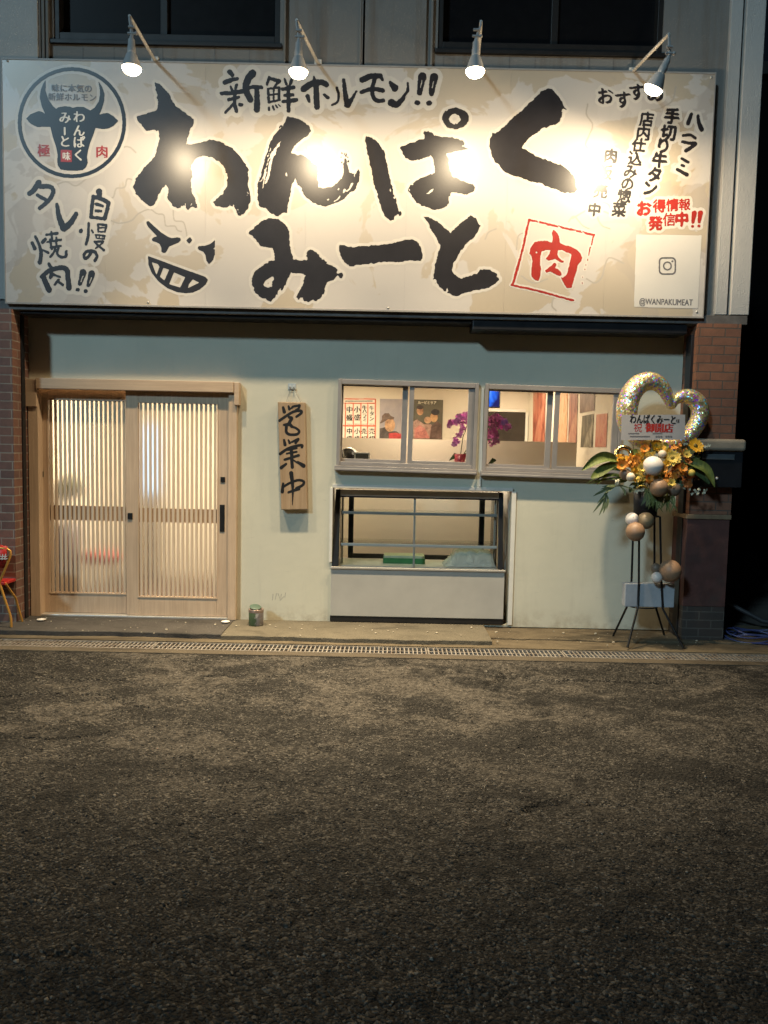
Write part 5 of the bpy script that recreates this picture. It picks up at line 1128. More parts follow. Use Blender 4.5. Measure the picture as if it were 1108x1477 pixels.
# ------------------------------------------------------------------ flower arrangement
FA = thing('flower_arrangement', 'spreading arrangement of yellow and orange flowers with palm leaves in the black bucket', 'flowers', (SCX, YF, zt_))
def leafmat(name, c0, c1, tr=0.25):
    m, t = newmat(name, 0.6, 0, 0.35); c = t.coord(); n = t.noise(t.mapping(c, (30, 30, 6)), 2, 4, 0.6)
    t.base(t.ramp(n.outputs[0], [(0.3, c0), (0.7, c1)]).outputs[0]); t.bsdf.inputs['Subsurface Weight'].default_value = 0.0; return m
M['leaf'] = leafmat('leaf_green', (0.055, 0.085, 0.016), (0.14, 0.17, 0.04)); M['leaf_dk'] = leafmat('leaf_dark', (0.025, 0.05, 0.015), (0.06, 0.09, 0.03)); M['leaf_grey'] = leafmat('leaf_palm', (0.08, 0.11, 0.05), (0.14, 0.17, 0.08))
M['grass_pale'] = leafmat('grass_pale', (0.15, 0.18, 0.05), (0.26, 0.28, 0.11))
def petal_mat(name, a, b): 
    m, t = newmat(name, 0.55, 0, 0.3); n = t.noise(t.coord(), 45, 3, 0.6); t.base(t.ramp(n.outputs[0], [(0.3, a), (0.7, b)]).outputs[0]); return m
M['p_yel'] = petal_mat('petal_yellow', (0.60, 0.40, 0.05), (0.72, 0.56, 0.16)); M['p_gold'] = petal_mat('petal_gold', (0.60, 0.27, 0.015), (0.70, 0.40, 0.03)); M['p_or'] = petal_mat('petal_orange', (0.55, 0.17, 0.02), (0.66, 0.30, 0.05)); M['p_rust'] = petal_mat('petal_rust', (0.32, 0.09, 0.02), (0.45, 0.16, 0.04)); M['p_cream'] = petal_mat('petal_cream', (0.60, 0.55, 0.38), (0.70, 0.66, 0.5)); M['eye'] = petal_mat('flower_eye', (0.10, 0.07, 0.02), (0.30, 0.22, 0.04)); M['p_green'] = petal_mat('bud_green', (0.24, 0.24, 0.05), (0.40, 0.36, 0.10))
rf = random.Random(12)
def frame_of(d):
    d = d.normalized(); u = d.cross(Vector((0, 0, 1))); u = u.normalized() if u.length > 1e-4 else Vector((1, 0, 0)); return d, u, u.cross(d)
def flower(px, py, Y, rad_px, mat, n=12, width=0.34, cup=0.25, layers=1, eye=True, face=(0, -1, 0.25), name='flower'):
    c = at(px, py, Y); r = rad_px * (Y + 7) / F_PX; d, u, v = frame_of(Vector(face) + Vector((rf.uniform(-.3, .3), 0, rf.uniform(-.2, .2))))
    mb = MB()
    for L in range(layers):
        rl = r * (1 - 0.25 * L); off = rf.random()
        for k in range(n):
            a = 2 * math.pi * (k + off) / n + rf.uniform(-.08, .08); rad_ = u * math.cos(a) + v * math.sin(a); tan_ = d.cross(rad_); q = rl * rf.uniform(.85, 1.08)
            rows = []
            for s, wd in ((0.1, .35), (0.4, .9), (0.75, 1.0), (1.0, .25)):
                lift = d * (q * (cup * (1 + L) * s * s + 0.1 * L)); w_ = q * width * wd
                m_ = c + rad_ * q * s + lift
                rows.append([m_ - tan_ * w_ - d * (-0.06 * q), m_, m_ + tan_ * w_ - d * (-0.06 * q)])
            mb.grid(rows)
    o = mb.build(name, mat, FA)
    if eye:
        e = MB(); e.ball(c + d * r * 0.08, r * 0.27, 10, 7, (1, 0.7, 1)); e.build('flower_centre', M['eye'], o)
    s = MB(); s.tube([c - d * 0.005, c * 0.6 + Vector((SCX, YF, zt_ + 0.03)) * 0.4 + Vector((0, 0.03, 0.02)), Vector((SCX + rf.uniform(-.04, .04), YF, zt_ - 0.03))], 0.0035, 5); s.build('stem', M['leaf_dk'], o)
    return o
def blossom(px, py, Y, rad_px, mat, k=9, name='blossom'):          # ruffled orchid-like cluster
    c = at(px, py, Y); r = rad_px * (Y + 7) / F_PX; mb = MB()
    for j in range(k):
        d = Vector((rf.uniform(-1, 1), -0.5 - rf.random(), rf.uniform(-.8, .8))); d, u, v = frame_of(d); cc = c + Vector((rf.uniform(-1, 1), rf.uniform(-.3, .3), rf.uniform(-.7, .7))) * r * 0.75
        for q in range(5):
            a = 2 * math.pi * q / 5 + rf.random(); ra = u * math.cos(a) + v * math.sin(a); ta = d.cross(ra); s = r * 0.55 * rf.uniform(.8, 1.2)
            mb.grid([[cc, cc, cc], [cc + ra * s * .5 - ta * s * .34 + d * s * .15, cc + ra * s * .5 + d * s * .08, cc + ra * s * .5 + ta * s * .34 + d * s * .18], [cc + ra * s - ta * s * .3 + d * s * .1, cc + ra * s * 1.05 + d * s * .25, cc + ra * s + ta * s * .3 + d * s * .05]])
    return mb.build(name, mat, FA)
def blade(pts, wpx, mat, name='leaf', fold=0.25, n=12, ww=None):    # pts in photo px with depth
    P = [at(*p) for p in pts]; E = [2 * P[0] - P[1]] + P + [2 * P[-1] - P[-2]]; D = []
    for k in range(1, len(E) - 2):
        for j in range(n // (len(P) - 1) + 1):
            t = j / (n // (len(P) - 1) + 1); a, b, c_, d = E[k - 1:k + 3]
            D.append(0.5 * (2 * b + (c_ - a) * t + (2 * a - 5 * b + 4 * c_ - d) * t * t + (3 * b - a - 3 * c_ + d) * t ** 3))
    D.append(P[-1]); rows = []; W = wpx * (P[0].y + 7) / F_PX
    for k, p in enumerate(D):
        t = k / (len(D) - 1); tg = (D[min(k + 1, len(D) - 1)] - D[max(k - 1, 0)]).normalized(); sd = tg.cross(Vector((0, -1, 0.35))).normalized(); nn = sd.cross(tg)
        w_ = W * (math.sin(math.pi * min(1, t * 0.92 + 0.08)) ** 0.8 + 0.03)
        rows.append([p - sd * w_ + nn * w_ * fold, p - sd * w_ * .5 + nn * w_ * fold * .3, p, p + sd * w_ * .5 + nn * w_ * fold * .3, p + sd * w_ + nn * w_ * fold])
    mb = MB(); mb.grid(rows); return mb.build(name, mat, FA)
# broad leaves
blade([(893, 664, -.50), (874, 660, -.54), (858, 665, -.58), (839, 679, -.60)], 7.5, M['leaf'], fold=0.6); blade([(890, 668, -.50), (874, 675, -.56), (862, 683, -.6), (852, 690, -.62)], 7, M['leaf'])
blade([(900, 676, -.46), (885, 672, -.5), (872, 676, -.52)], 7, M['leaf_dk']); blade([(985, 666, -.5), (1004, 670, -.55), (1020, 680, -.58), (1031, 703, -.6)], 7, M['leaf'], fold=0.6); blade([(985, 670, -.48), (1005, 680, -.52), (1018, 690, -.55), (1023, 699, -.56)], 6, M['leaf_dk']); blade([(988, 654, -.46), (1000, 648, -.48), (1010, 650, -.5)], 6, M['leaf_dk'])
for q in ((905, 690), (918, 697), (935, 690), (960, 690), (975, 680), (985, 690), (905, 668), (925, 655), (965, 650), (950, 648), (990, 672), (970, 700)):
    a = rf.uniform(0, 6.28); blade([(q[0], q[1], -.44), (q[0] + 9 * math.cos(a), q[1] + 7 * math.sin(a), -.47), (q[0] + 18 * math.cos(a), q[1] + 13 * math.sin(a) + 3, -.49)], rf.uniform(4, 7), rf.choice([M['leaf_dk'], M['leaf_dk'], M['leaf']]))
# grassy and palm blades at left and hanging over the bucket
for pts in ([(912, 690, -.5), (885, 684, -.53), (862, 688, -.55), (845, 698, -.56)], [(912, 692, -.5), (888, 686, -.54), (868, 688, -.57), (857, 695, -.58)], [(908, 688, -.48), (880, 686, -.5), (866, 694, -.52), (861, 700, -.53)], [(915, 694, -.5), (895, 690, -.52), (870, 692, -.54), (848, 699, -.55)]): blade(pts, 1.6, M['leaf'], 'grass_blade')
blade([(916, 708, -.5), (898, 701, -.52), (882, 703, -.54), (874, 714, -.56), (866, 742, -.56)], 1.3, M['leaf_grey'], 'palm_frond')
for a, b in (((889, 701), (858, 713)), ((884, 702), (866, 706)), ((880, 704), (855, 716)), ((878, 707), (861, 727)), ((876, 711), (855, 740)), ((874, 716), (864, 744)), ((873, 720), (870, 741)), ((895, 702), (902, 716)), ((893, 701), (868, 702)), ((875, 713), (875, 735)), ((886, 702), (871, 712))):
    blade([(a[0], a[1], -.545), ((a[0] + b[0]) / 2 + 2, (a[1] + b[1]) / 2 - 1.5, -.56), (b[0], b[1], -.57)], 1.7, M['leaf_grey'], 'palm_leaflet')
for k in range(52):
    x = 930 + 40 * rf.random(); y = 706 + rf.uniform(-3, 3); l = rf.uniform(14, 30) if x < 945 else rf.uniform(12, 36); blade([(x, y, -.60), (x + rf.uniform(-4, 5), y + l * .5, -.63), (x + rf.uniform(-8, 9), y + l, -.635)], rf.uniform(.7, 1.5), rf.choice([M['grass_pale'], M['grass_pale'], M['leaf'], M['leaf_grey']]), 'hanging_grass')
# flowers
flower(946, 643, -.52, 9, M['p_gold'], 9, .36, .3, 2); flower(1003, 643, -.55, 11, M['p_gold'], 12, .26, .2, 1); flower(970, 661, -.60, 12.5, M['p_yel'], 18, .17, .2, 2); flower(919, 685, -.60, 11, M['p_yel'], 16, .16, .25, 1)
blossom(899, 662, -.58, 10, M['p_gold'], 9); blossom(914, 665, -.60, 10, M['p_or'], 9); blossom(978, 671, -.58, 8, M['p_or'], 7); blossom(984, 653, -.55, 7, M['p_or'], 5); blossom(935, 694, -.62, 7.5, M['p_or'], 6); blossom(968, 690, -.62, 9, M['p_or'], 8); blossom(960, 684, -.58, 7, M['p_gold'], 6); blossom(990, 696, -.56, 9, M['p_rust'], 8); blossom(975, 680, -.54, 8, M['p_rust'], 7); blossom(1000, 686, -.50, 7, M['p_rust'], 6); blossom(1010, 650, -.52, 5, M['p_yel'], 5)
blossom(928, 653, -.54, 8, M['p_yel'], 7); blossom(934, 650, -.50, 7, M['p_green'], 7); flower(926, 700, -.60, 9, M['p_yel'], 14, .14, .6, 1, False, (0, -.6, -1)); flower(955, 650, -.5, 8, M['p_yel'], 12, .2, .3)
blossom(905, 668, -.62, 8, M['p_or'], 8); blossom(921, 660, -.58, 8, M['p_gold'], 8); blossom(960, 668, -.66, 6, M['p_gold'], 6); blossom(985, 682, -.6, 7, M['p_or'], 7); blossom(958, 696, -.66, 6, M['p_or'], 6); blossom(925, 690, -.66, 6, M['p_yel'], 6); blossom(938, 654, -.6, 6, M['p_yel'], 6); blossom(962, 648, -.58, 6, M['p_gold'], 6); blossom(976, 646, -.56, 7, M['p_or'], 6); blossom(992, 664, -.56, 6, M['p_rust'], 6); blossom(945, 690, -.64, 6, M['p_yel'], 6); blossom(915, 678, -.62, 6, M['p_gold'], 6); flower(897, 672, -.63, 8, M['p_or'], 10, .3, .3, 2); flower(925, 676, -.68, 8, M['p_yel'], 14, .2, .3, 2); flower(957, 678, -.70, 7, M['p_or'], 8, .4, .35, 2); flower(984, 676, -.64, 8, M['p_or'], 9, .36, .3, 2); flower(936, 690, -.70, 7, M['p_or'], 8, .4, .4, 2); flower(968, 697, -.66, 7, M['p_yel'], 10, .3, .4, 2); flower(990, 655, -.60, 7, M['p_yel'], 12, .24, .3); flower(930, 648, -.58, 7, M['p_or'], 9, .36, .3, 2); blossom(1004, 660, -.5, 6, M['leaf'], 5); blossom(890, 674, -.55, 6, M['leaf'], 5); blossom(930, 666, -.56, 8, M['leaf'], 6); blossom(952, 684, -.58, 8, M['leaf'], 6); blossom(975, 695, -.56, 8, M['leaf_dk'], 6); blossom(920, 698, -.58, 8, M['leaf'], 6)
for (x, y) in ((936, 650), (989, 641), (1016, 644), (1022, 642), (1011, 640)): blossom(x, y, -.52, 3.2, M['p_cream'], 4, 'small_blossom')
for (x, y) in ((987, 703), (994, 706), (1002, 708), (1010, 706), (1014, 711), (1006, 712), (999, 712), (1018, 707), (981, 700)): blossom(x, y, -.56, 3.0, M['p_cream'], 4, 'small_blossom')
for (x, y, r) in ((890, 696, 5.5), (912, 703, 4.5), (917, 708, 4), (925, 706, 4)): blossom(x, y, -.60, r, M['p_cream'], 5, 'small_blossom')
for px, py, r, mt, Y in ((942, 672.5, 14.5, 'b_white', -.68), (950.5, 703.5, 13, 'b_tan', -.70), (955.5, 655, 6, 'b_cream', -.60), (902, 684, 8.5, 'b_brown', -.60), (909.5, 688, 6.5, 'b_cream', -.64), (972, 706, 10, 'b_dark', -.60), (997.5, 682, 5.2, 'p_yel', -.60)):
    mb = MB(); mb.ball(at(px, py, Y), r * (Y + 7) / F_PX, 24, 16); mb.build('ball_ornament', M[mt], FA)
m, t = newmat('gold_foil', 0.22, 1.0); t.base((0.75, 0.58, 0.28)); n = t.noise(t.coord(), 40, 3, 0.6); t.bump(n.outputs[0], 0.6, 0.006); M['foil'] = m
mb = MB(); c = at(900, 656, -.50); mb.tube([c + Vector((0.062 * math.cos(k / 28 * 6.283), 0.02 * math.sin(k / 28 * 6.283), 0.062 * math.sin(k / 28 * 6.283))) for k in range(28)], 0.022, 10, closed=True); mb.build('foil_ring', M['foil'], FA)

# ------------------------------------------------------------------ holographic heart balloon and the greeting card
HBp = [(905, 607), (904.5, 590), (909, 571), (920, 556), (934, 550), (947, 552), (957, 561), (964, 574), (968.5, 586), (974, 578), (984, 572), (996, 573), (1007, 582), (1010, 597), (1004, 613), (992, 629), (976, 640), (958, 643), (938, 640), (920, 630), (910, 619)]
HBr = [14.5, 15, 15, 14.5, 13.5, 12, 10, 8, 5, 6.5, 9.5, 11.5, 12.5, 12.5, 12, 11.5, 11.5, 11.5, 12, 13, 14]
YH = -0.40
P = [at(x, y, YH) for x, y in HBp]; n_ = len(P); D = []; RR = []
for k in range(n_):
    a, b, c, d = P[k - 1], P[k], P[(k + 1) % n_], P[(k + 2) % n_]
    for j in range(5):
        t_ = j / 5; D.append(0.5 * (2 * b + (c - a) * t_ + (2 * a - 5 * b + 4 * c - d) * t_ * t_ + (3 * b - a - 3 * c + d) * t_ ** 3)); RR.append((HBr[k] * (1 - t_) + HBr[(k + 1) % n_] * t_) * (YH + 7) / F_PX)
HB = thing('heart_balloon', 'sparkling holographic open heart balloon rising behind the greeting card', 'balloon', tuple(at(940, 640, YH)))
m, t = newmat('holographic_foil', 0.2, 1.0); c = t.coord()
v = t.new('ShaderNodeTexVoronoi'); v.inputs['Scale'].default_value = 85; t.link(c, v.inputs['Vector'])
hs = t.new('ShaderNodeHueSaturation'); hs.inputs['Saturation'].default_value = 1.9; t.link(v.outputs['Color'], hs.inputs['Color'])
sel = t.ramp(t.new('ShaderNodeSeparateColor').outputs[0], [(0, 0), (1, 1)])
sc = t.n[-1] if False else t.new('ShaderNodeSeparateColor'); t.link(v.outputs['Color'], sc.inputs[0])
pick = t.ramp(sc.outputs[2], [(0.70, 0.05), (0.85, 0.85)]).outputs[0]
t.base(t.mix(pick, (0.86, 0.68, 0.29), hs.outputs[0]))
nm = t.new('ShaderNodeVectorMath'); nm.operation = 'SUBTRACT'; t.link(v.outputs['Color'], nm.inputs[0]); nm.inputs[1].default_value = (0.5, 0.5, 0.5)
ns = t.new('ShaderNodeVectorMath'); ns.operation = 'SCALE'; t.link(nm.outputs[0], ns.inputs[0]); ns.inputs['Scale'].default_value = 0.62
ge = t.new('ShaderNodeNewGeometry'); ad = t.new('ShaderNodeVectorMath'); t.link(ge.outputs['Normal'], ad.inputs[0]); t.link(ns.outputs[0], ad.inputs[1])
no = t.new('ShaderNodeVectorMath'); no.operation = 'NORMALIZE'; t.link(ad.outputs[0], no.inputs[0]); t.link(no.outputs[0], t.bsdf.inputs['Normal'])
t.bsdf.inputs['Roughness'].default_value = 0.36; t.bsdf.inputs['Metallic'].default_value = 0.6
M['holo'] = m
mb = MB(); mb.tube(D, RR, 20, closed=True); mb.build('foil_tube', M['holo'], HB)
mb = MB(); mb.tube([p + Vector((0, 0, 0)) for p in [at(912, 628, YH + .02), at(914, 650, YH), at(920, 690, YF)]], 0.0025, 5); mb.build('stick', M['stand'], HB)
YK = -0.56
kq = [at(*p, YK) for p in ((897, 598.5), (988.5, 598), (988, 634), (896, 635))]
GC = thing('greeting_card', 'white opening greeting card lettered in black and red in front of the heart balloon', 'card', tuple((kq[2] + kq[3]) / 2))
mb = MB(); mb.prism([(p.x, p.z) for p in (kq[3], kq[2], kq[1], kq[0])], YK, YK + 0.003); mb.build('card', plain('card_white', (0.40, 0.385, 0.385), 0.35, var=0.03), GC)
mb = MB(); mb.tube([(kq[2].x * .5 + kq[3].x * .5, YK + 0.01, kq[2].z + 0.1), (kq[2].x * .5 + kq[3].x * .5 - .02, YF, zt_)], 0.003, 6); mb.build('stick', M['stand'], GC)
A = Art(YK, 897, 598, 990, 636, 0.0016); A.view(820, 520, 1080)
A.text('わんぱくみーと', (517, 360), 62, sx=0.66); A.text('わんぱくみーと', (521, 362), 62, sx=0.66); A.text('様', (672, 372), 26)
A.mesh('black_lettering', M['ink'], GC, 0.0008, 0.42, 0.6)
A = Art(YK, 897, 598, 990, 636, 0.0016); A.view(820, 520, 1080)
for d in (0, 3, -3): A.text('祝', (427, 413), 56, sx=0.95); A.text('御開店', (558 + d, 414), 60, sx=0.95)
A.mesh('red_lettering', KR, GC, 0.0008, 0.4, 0.6)
A = Art(YK, 897, 598, 990, 636, 0.0016); A.view(820, 520, 1080)
for x0, x1, y, r in ((370, 432, 449, 4), (380, 500, 467, 5), (520, 578, 449, 4), (540, 580, 468, 7), (600, 640, 468, 7)):
    x = x0
    while x < x1: A.stroke([(x, y - 1), (x + 4, y + 1)], r * 0.7, r * 0.7); x += r * 2.1
A.mesh('small_print', KGR, GC, 0.0008, 0.5, 0.6)
# ------------------------------------------------------------------ lit room behind the front
RZ = 2.46
rx0 = -3.3; YBK = 2.7
M['room_wall'] = plain('room_wall', (0.70, 0.64, 0.53), 0.75, var=0.04, scale=2)
M['room_floor'] = plain('room_floor', (0.08, 0.05, 0.035), 0.5)
XDV = at(345, 700, 0.12).x
rxb = at(762, 610, YBK).x; rxf = at(915, 620, 0.30).x
mb = MB()
mb.face([(rx0, YBK, -0.02), (rxb, YBK, -0.02), (rxb, YBK, RZ), (rx0, YBK, RZ)]); mb.face([(rxb, YBK, -0.02), (rxf, 0.112, -0.02), (rxf, 0.112, RZ), (rxb, YBK, RZ)]); mb.face([(rx0, 0.112, -0.02), (rx0, YBK, -0.02), (rx0, YBK, RZ), (rx0, 0.112, RZ)])
mb.build('room_wall', M['room_wall'], B)
mb = MB(); mb.box(rx0, rxf + 0.4, 0.112, YBK + 0.1, -0.07, -0.021); mb.build('room_floor', M['room_floor'], B)
mb = MB(); mb.box(rx0 - 0.3, rxf + 0.4, 0.112, YBK + 0.1, RZ, RZ + 0.06); mb.build('room_ceiling', plain('room_ceiling', (0.62, 0.56, 0.46), 0.8, var=0.03), B)
# half-height kitchen partition
YPT = 1.05
zp = (at(500, 631.5, YPT).z + at(880, 639, YPT).z) / 2
mb = MB(); xl = at(486, 650, YPT).x - 0.5; mb.box(xl, rxf - 0.35, YPT, YPT + 0.06, 1.30, zp); PT = mb.build('kitchen_partition', plain('partition_dimmed', (0.56, 0.485, 0.40), 0.5, var=0.03, scale=1.5), B); mb = MB(); mb.box(xl, rxf - 0.35, YPT, YPT + 0.06, 0, 1.2995); mb.build('partition_base', plain('partition_brightened', (0.84, 0.78, 0.65), 0.4, var=0.03, scale=1.5), B)  # light falloff evened out in the colours: upper half darker, lower half lighter
# counter behind the windows
zs = at(600, 670, 0.25).z - 0.055
mb = MB(); mb.box(at(470, 700, .2).x, rxf - 0.1, 0.118, 0.30, zs - 0.04, zs); mb.build('counter', plain('steel_counter', (0.45, 0.43, 0.40), 0.35, 0.5), B)
LE = emis('ceiling_panel', (1.0, 0.81, 0.57), 38.0); LH = emis('hall_panel', (1.0, 0.83, 0.60), 170.0); LK = emis('kitchen_panel', (1.0, 0.82, 0.59), 50.0)
for x, y, nm in ((-2.35, 1.3, 'ceiling light panel over the door hall'), (-0.35, 1.75, 'ceiling light panel over the dining side behind the left window'), (0.35, 0.60, 'ceiling light panel over the kitchen counter'), (1.35, 1.9, 'ceiling light panel over the dining side behind the right window')):
    o = thing('ceiling_light', 'square warm ' + nm, 'ceiling light', (x, y, RZ), 'square ceiling lights in the shop')
    mb = MB(); mb.box(x - 0.24, x + 0.24, y - 0.24, y + 0.24, RZ - 0.03, RZ - 0.002); mb.build('body', M['white_trim'], o)
    mb = MB(); mb.face([(x - 0.22, y - 0.22, RZ - 0.032), (x - 0.22, y + 0.22, RZ - 0.032), (x + 0.22, y + 0.22, RZ - 0.032), (x + 0.22, y - 0.22, RZ - 0.032)]); mb.build('diffuser', LH if x < -2 else LK if y < 1 else LE, o)

# --- menu sheets with red grid on the rear wall
YW = YBK - 0.006
def sheet(name, lb, cat, px0, py0, px1, py1, mat, Y=YW, group=None):
    x0, x1, z0, z1 = ext(px0, py0, px1, py1, Y)
    o = thing(name, lb, cat, ((x0 + x1) / 2, Y, z0), group); mb = MB(); mb.box(x0, x1, Y, Y + 0.003, z0, z1); mb.build('paper', mat, o); return o, (x0, x1, z0, z1)
pap = plain('paper', (0.74, 0.68, 0.58), 0.7, var=0.02); redp = plain('menu_red', (0.62, 0.09, 0.03), 0.6)
MS, _ = sheet('menu_sheet', 'paper menu ruled in red boxes with black brush dish names behind the left window', 'menu', 484, 575, 541.5, 648, pap)
s9 = 115 / 1108
A = Art(YW, 484, 573, 543, 650, 0.004); A.view(485, 545, 600)
for x in (-10, 128, 238, 344, 440, 545): A.stroke([(x, 300 if x in (-10, 545) else 352), (x - 4, 980)], 6.5)
for y in (293, 352, 665, 980): A.stroke([(-10, y), (545, y + 2)], 6 if y != 665 else 9)
A.mesh('red_rules', redp, MS, 0.001, 0.45, 0.6)
A = Art(YW, 484, 573, 543, 650, 0.0035); A.view(485, 545, 600)
for col, x in (('中盛', 182), ('小盛', 290), ('牛ハラミ', 392), ('牛タン', 492)):
    n = len(col)
    for k, ch in enumerate(col): A.text(ch, (x, 385 + 220 * (k + .5) / n), 95 if n == 2 else 68); A.text(ch, (x + 5, 385 + 220 * (k + .5) / n), 95 if n == 2 else 68)
for col, x in (('中盛', 182), ('小盛', 290), ('売切', 385), ('売切', 495)):
    for k, ch in enumerate(col): A.text(ch, (x, 740 + 105 * k), 85); A.text(ch, (x + 4, 740 + 105 * k), 85)
for k in range(24): A.stroke([(130 + 16 * k, 325), (138 + 16 * k, 322)], 5)
for x in (182, 290, 392, 492):
    for k in range(4): A.stroke([(x - 30 + 18 * k, 643), (x - 24 + 18 * k, 643)], 4)
A.mesh('black_lettering', M['ink'], MS, 0.001, 0.42, 0.6)
# --- posters: plain stand-ins of the same size and colours
def printmat(name, col):
    m, t = newmat(name, 0.5); n = t.noise(t.coord(), 11, 6, 0.7, 0.6); n2 = t.noise(t.coord(), 30, 4, 0.7)
    a = t.ramp(n.outputs[0], [(0.32, tuple(x * 0.45 for x in col)), (0.5, col), (0.7, tuple(min(0.7, x * 1.5 + 0.02) for x in col))]).outputs[0]
    t.base(t.mix(t.ramp(n2.outputs[0], [(0.5, 0.0), (0.7, 0.35)]).outputs[0], a, tuple(x * 0.4 for x in col))); return m
def poster_blobs(o, Y, blobs, z=0.0012):
    for i, (nm, col, pts) in enumerate(blobs):
        mb = MB(); P = [at(x, y, Y) for x, y in pts]; yy = Y - z - 0.0006 * i
        a = sum((P[k].x * P[(k + 1) % len(P)].z - P[(k + 1) % len(P)].x * P[k].z) for k in range(len(P)))
        if a < 0: P = P[::-1]
        mb.face([(p.x, yy, p.z) for p in P]); mb.build(nm, printmat('print_' + nm, col), o)
def ellp(cx, cy, rx, ry, n=22): return [(cx + rx * math.cos(2 * math.pi * k / n), cy + ry * math.sin(2 * math.pi * k / n)) for k in range(n)]
m, t = newmat('poster_sky', 0.45); n = t.noise(t.coord(), 4, 4, 0.6); t.base(t.ramp(n.outputs[0], [(0.3, (0.25, 0.24, 0.28)), (0.7, (0.42, 0.37, 0.36))]).outputs[0])
P1, _ = sheet('poster', 'blue grey poster with a brown and red portrait shape beside the ruled menu', 'poster', 547.5, 575.5, 583, 650, m)
poster_blobs(P1, YW, [('dark_shape', (0.07, 0.055, 0.05), [(548, 648), (548, 618), (556, 616), (562, 622), (572, 622), (581, 628), (581, 648)]), ('tan_shape', (0.50, 0.29, 0.16), ellp(562.5, 613, 7.5, 10)), ('brown_shape', (0.13, 0.085, 0.065), [(548, 610), (551, 605), (551, 600), (555, 596), (561, 596), (564, 600), (569, 602), (568, 605), (560, 605), (553, 609), (549, 611)]), ('red_shape', (0.50, 0.05, 0.05), [(561, 625), (570, 624), (580, 626), (580, 648), (561, 648)])])
m, t = newmat('poster_green', 0.45); n = t.noise(t.coord(), 7, 4, 0.6); t.base(t.ramp(n.outputs[0], [(0.3, (0.085, 0.08, 0.055)), (0.7, (0.15, 0.135, 0.095))]).outputs[0])
P2, _ = sheet('poster', 'dark green poster with white title and a group of pink and tan shapes', 'poster', 594, 576.5, 638.5, 633.5, m)
poster_blobs(P2, YW, [('pale_shape', (0.42, 0.26, 0.21), [(596, 633), (596, 608), (602, 605), (612, 612), (622, 612), (630, 633)]), ('dark_shape', (0.13, 0.075, 0.06), [(620, 633), (622, 615), (630, 607), (637, 612), (637, 633)]), ('tan_shape', (0.50, 0.27, 0.15), ellp(606, 593, 5, 6)), ('hair_shape', (0.05, 0.035, 0.03), ellp(606, 587.5, 5, 3)), ('tan_patch', (0.55, 0.33, 0.20), ellp(617, 606, 5, 5)), ('tan_profile', (0.54, 0.29, 0.14), ellp(626, 602, 5.5, 7)), ('hair_patch', (0.045, 0.035, 0.035), ellp(628, 594.5, 6, 4.5)), ('pink_shape', (0.55, 0.20, 0.17), [(598, 632), (598, 618), (606, 613), (613, 618), (620, 632)])])
A = Art(YW, 594, 576, 640, 586, 0.003); A.text('ルービとサア', (616, 580.5), 5.2, sx=0.85); A.text('ルービとサア', (616.4, 580.7), 5.2, sx=0.85); A.mesh('title', plain('poster_title', (0.7, 0.64, 0.52), 0.6), P2, 0.001, 0.42, 0.6)
# --- dark framed opening in the rear wall
x0, x1, z0, z1 = ext(690, 594, 757.5, 660, YBK - 0.03)
RO = MB(); e = 0.03; RO.box(x0, x1, YBK - 0.03, YBK - 0.001, z1, z1 + 0.035); RO.box(x1, x1 + 0.035, YBK - 0.03, YBK - 0.001, z0, z1 - 0.0005); RO.box(x0 - 0.035, x0, YBK - 0.03, YBK - 0.001, z0, z1 - 0.0005); ro = RO.build('inner_hatch', M['white_trim'], B, bevel=0.004)
mb = MB(); mb.box(x0, x1 - 0.0005, YBK - 0.016, YBK - 0.002, z0, z1 - 0.0005); mb.build('dark_pane', plain('hatch_dark', (0.05, 0.042, 0.036), 0.2), ro)
# --- posters on the slanting right wall
def wall_pt(s, z):                                     # s along the right wall, 0 at the back
    return Vector((rxb + (rxf - rxb) * s, YBK + (0.112 - YBK) * s, z)) - Vector((YBK - 0.112, rxf - rxb, 0)).normalized() * 0.006
def wall_hit(px, py):
    d = ray(px, py); nrm = Vector((-(0.112 - YBK), (rxf - rxb), 0)); t = (Vector((rxb, YBK, 0)) - CAM).dot(nrm) / d.dot(nrm); p = CAM + d * t
    return p - nrm.normalized() * 0.006
def mott(name, a, b, c_):
    m, t = newmat(name, 0.5); v = t.mapping(t.coord(), (9, 9, 3)); n = t.noise(v, 1.0, 4, 0.6, 0.8); t.base(t.ramp(n.outputs[0], [(0.3, a), (0.5, b), (0.7, c_)]).outputs[0]); return m
wall_posters = [('tall red and brown poster nearest the room corner', [(770, 556), (788, 556), (786, 640), (769, 640)], mott('wp1', (0.10, 0.03, 0.02), (0.42, 0.13, 0.08), (0.52, 0.30, 0.2))),
    ('orange and cream poster behind the window mullion', [(805, 562), (820, 562), (818, 645), (803, 645)], mott('wp2', (0.52, 0.14, 0.05), (0.55, 0.38, 0.24), (0.50, 0.22, 0.1))),
    ('purple brown poster with a pale mark', [(822, 562), (834, 562), (832, 645), (820, 645)], mott('wp3', (0.10, 0.04, 0.04), (0.34, 0.16, 0.12), (0.50, 0.30, 0.2))),
    ('grey brown upper poster on the right wall', [(837.5, 560), (859, 558), (858, 592), (837, 596)], mott('wp4', (0.13, 0.09, 0.07), (0.24, 0.16, 0.12), (0.36, 0.25, 0.18))),
    ('dark chalk coloured lower poster on the right wall', [(840.5, 600), (857, 597), (855, 645), (838, 645)], mott('wp5', (0.06, 0.055, 0.045), (0.16, 0.14, 0.10), (0.45, 0.4, 0.3))),
    ('pink and red lower poster at the right end of the wall', [(861, 598), (877, 596), (875, 645), (859, 645)], mott('wp6', (0.45, 0.12, 0.09), (0.54, 0.27, 0.19), (0.42, 0.10, 0.09)))]
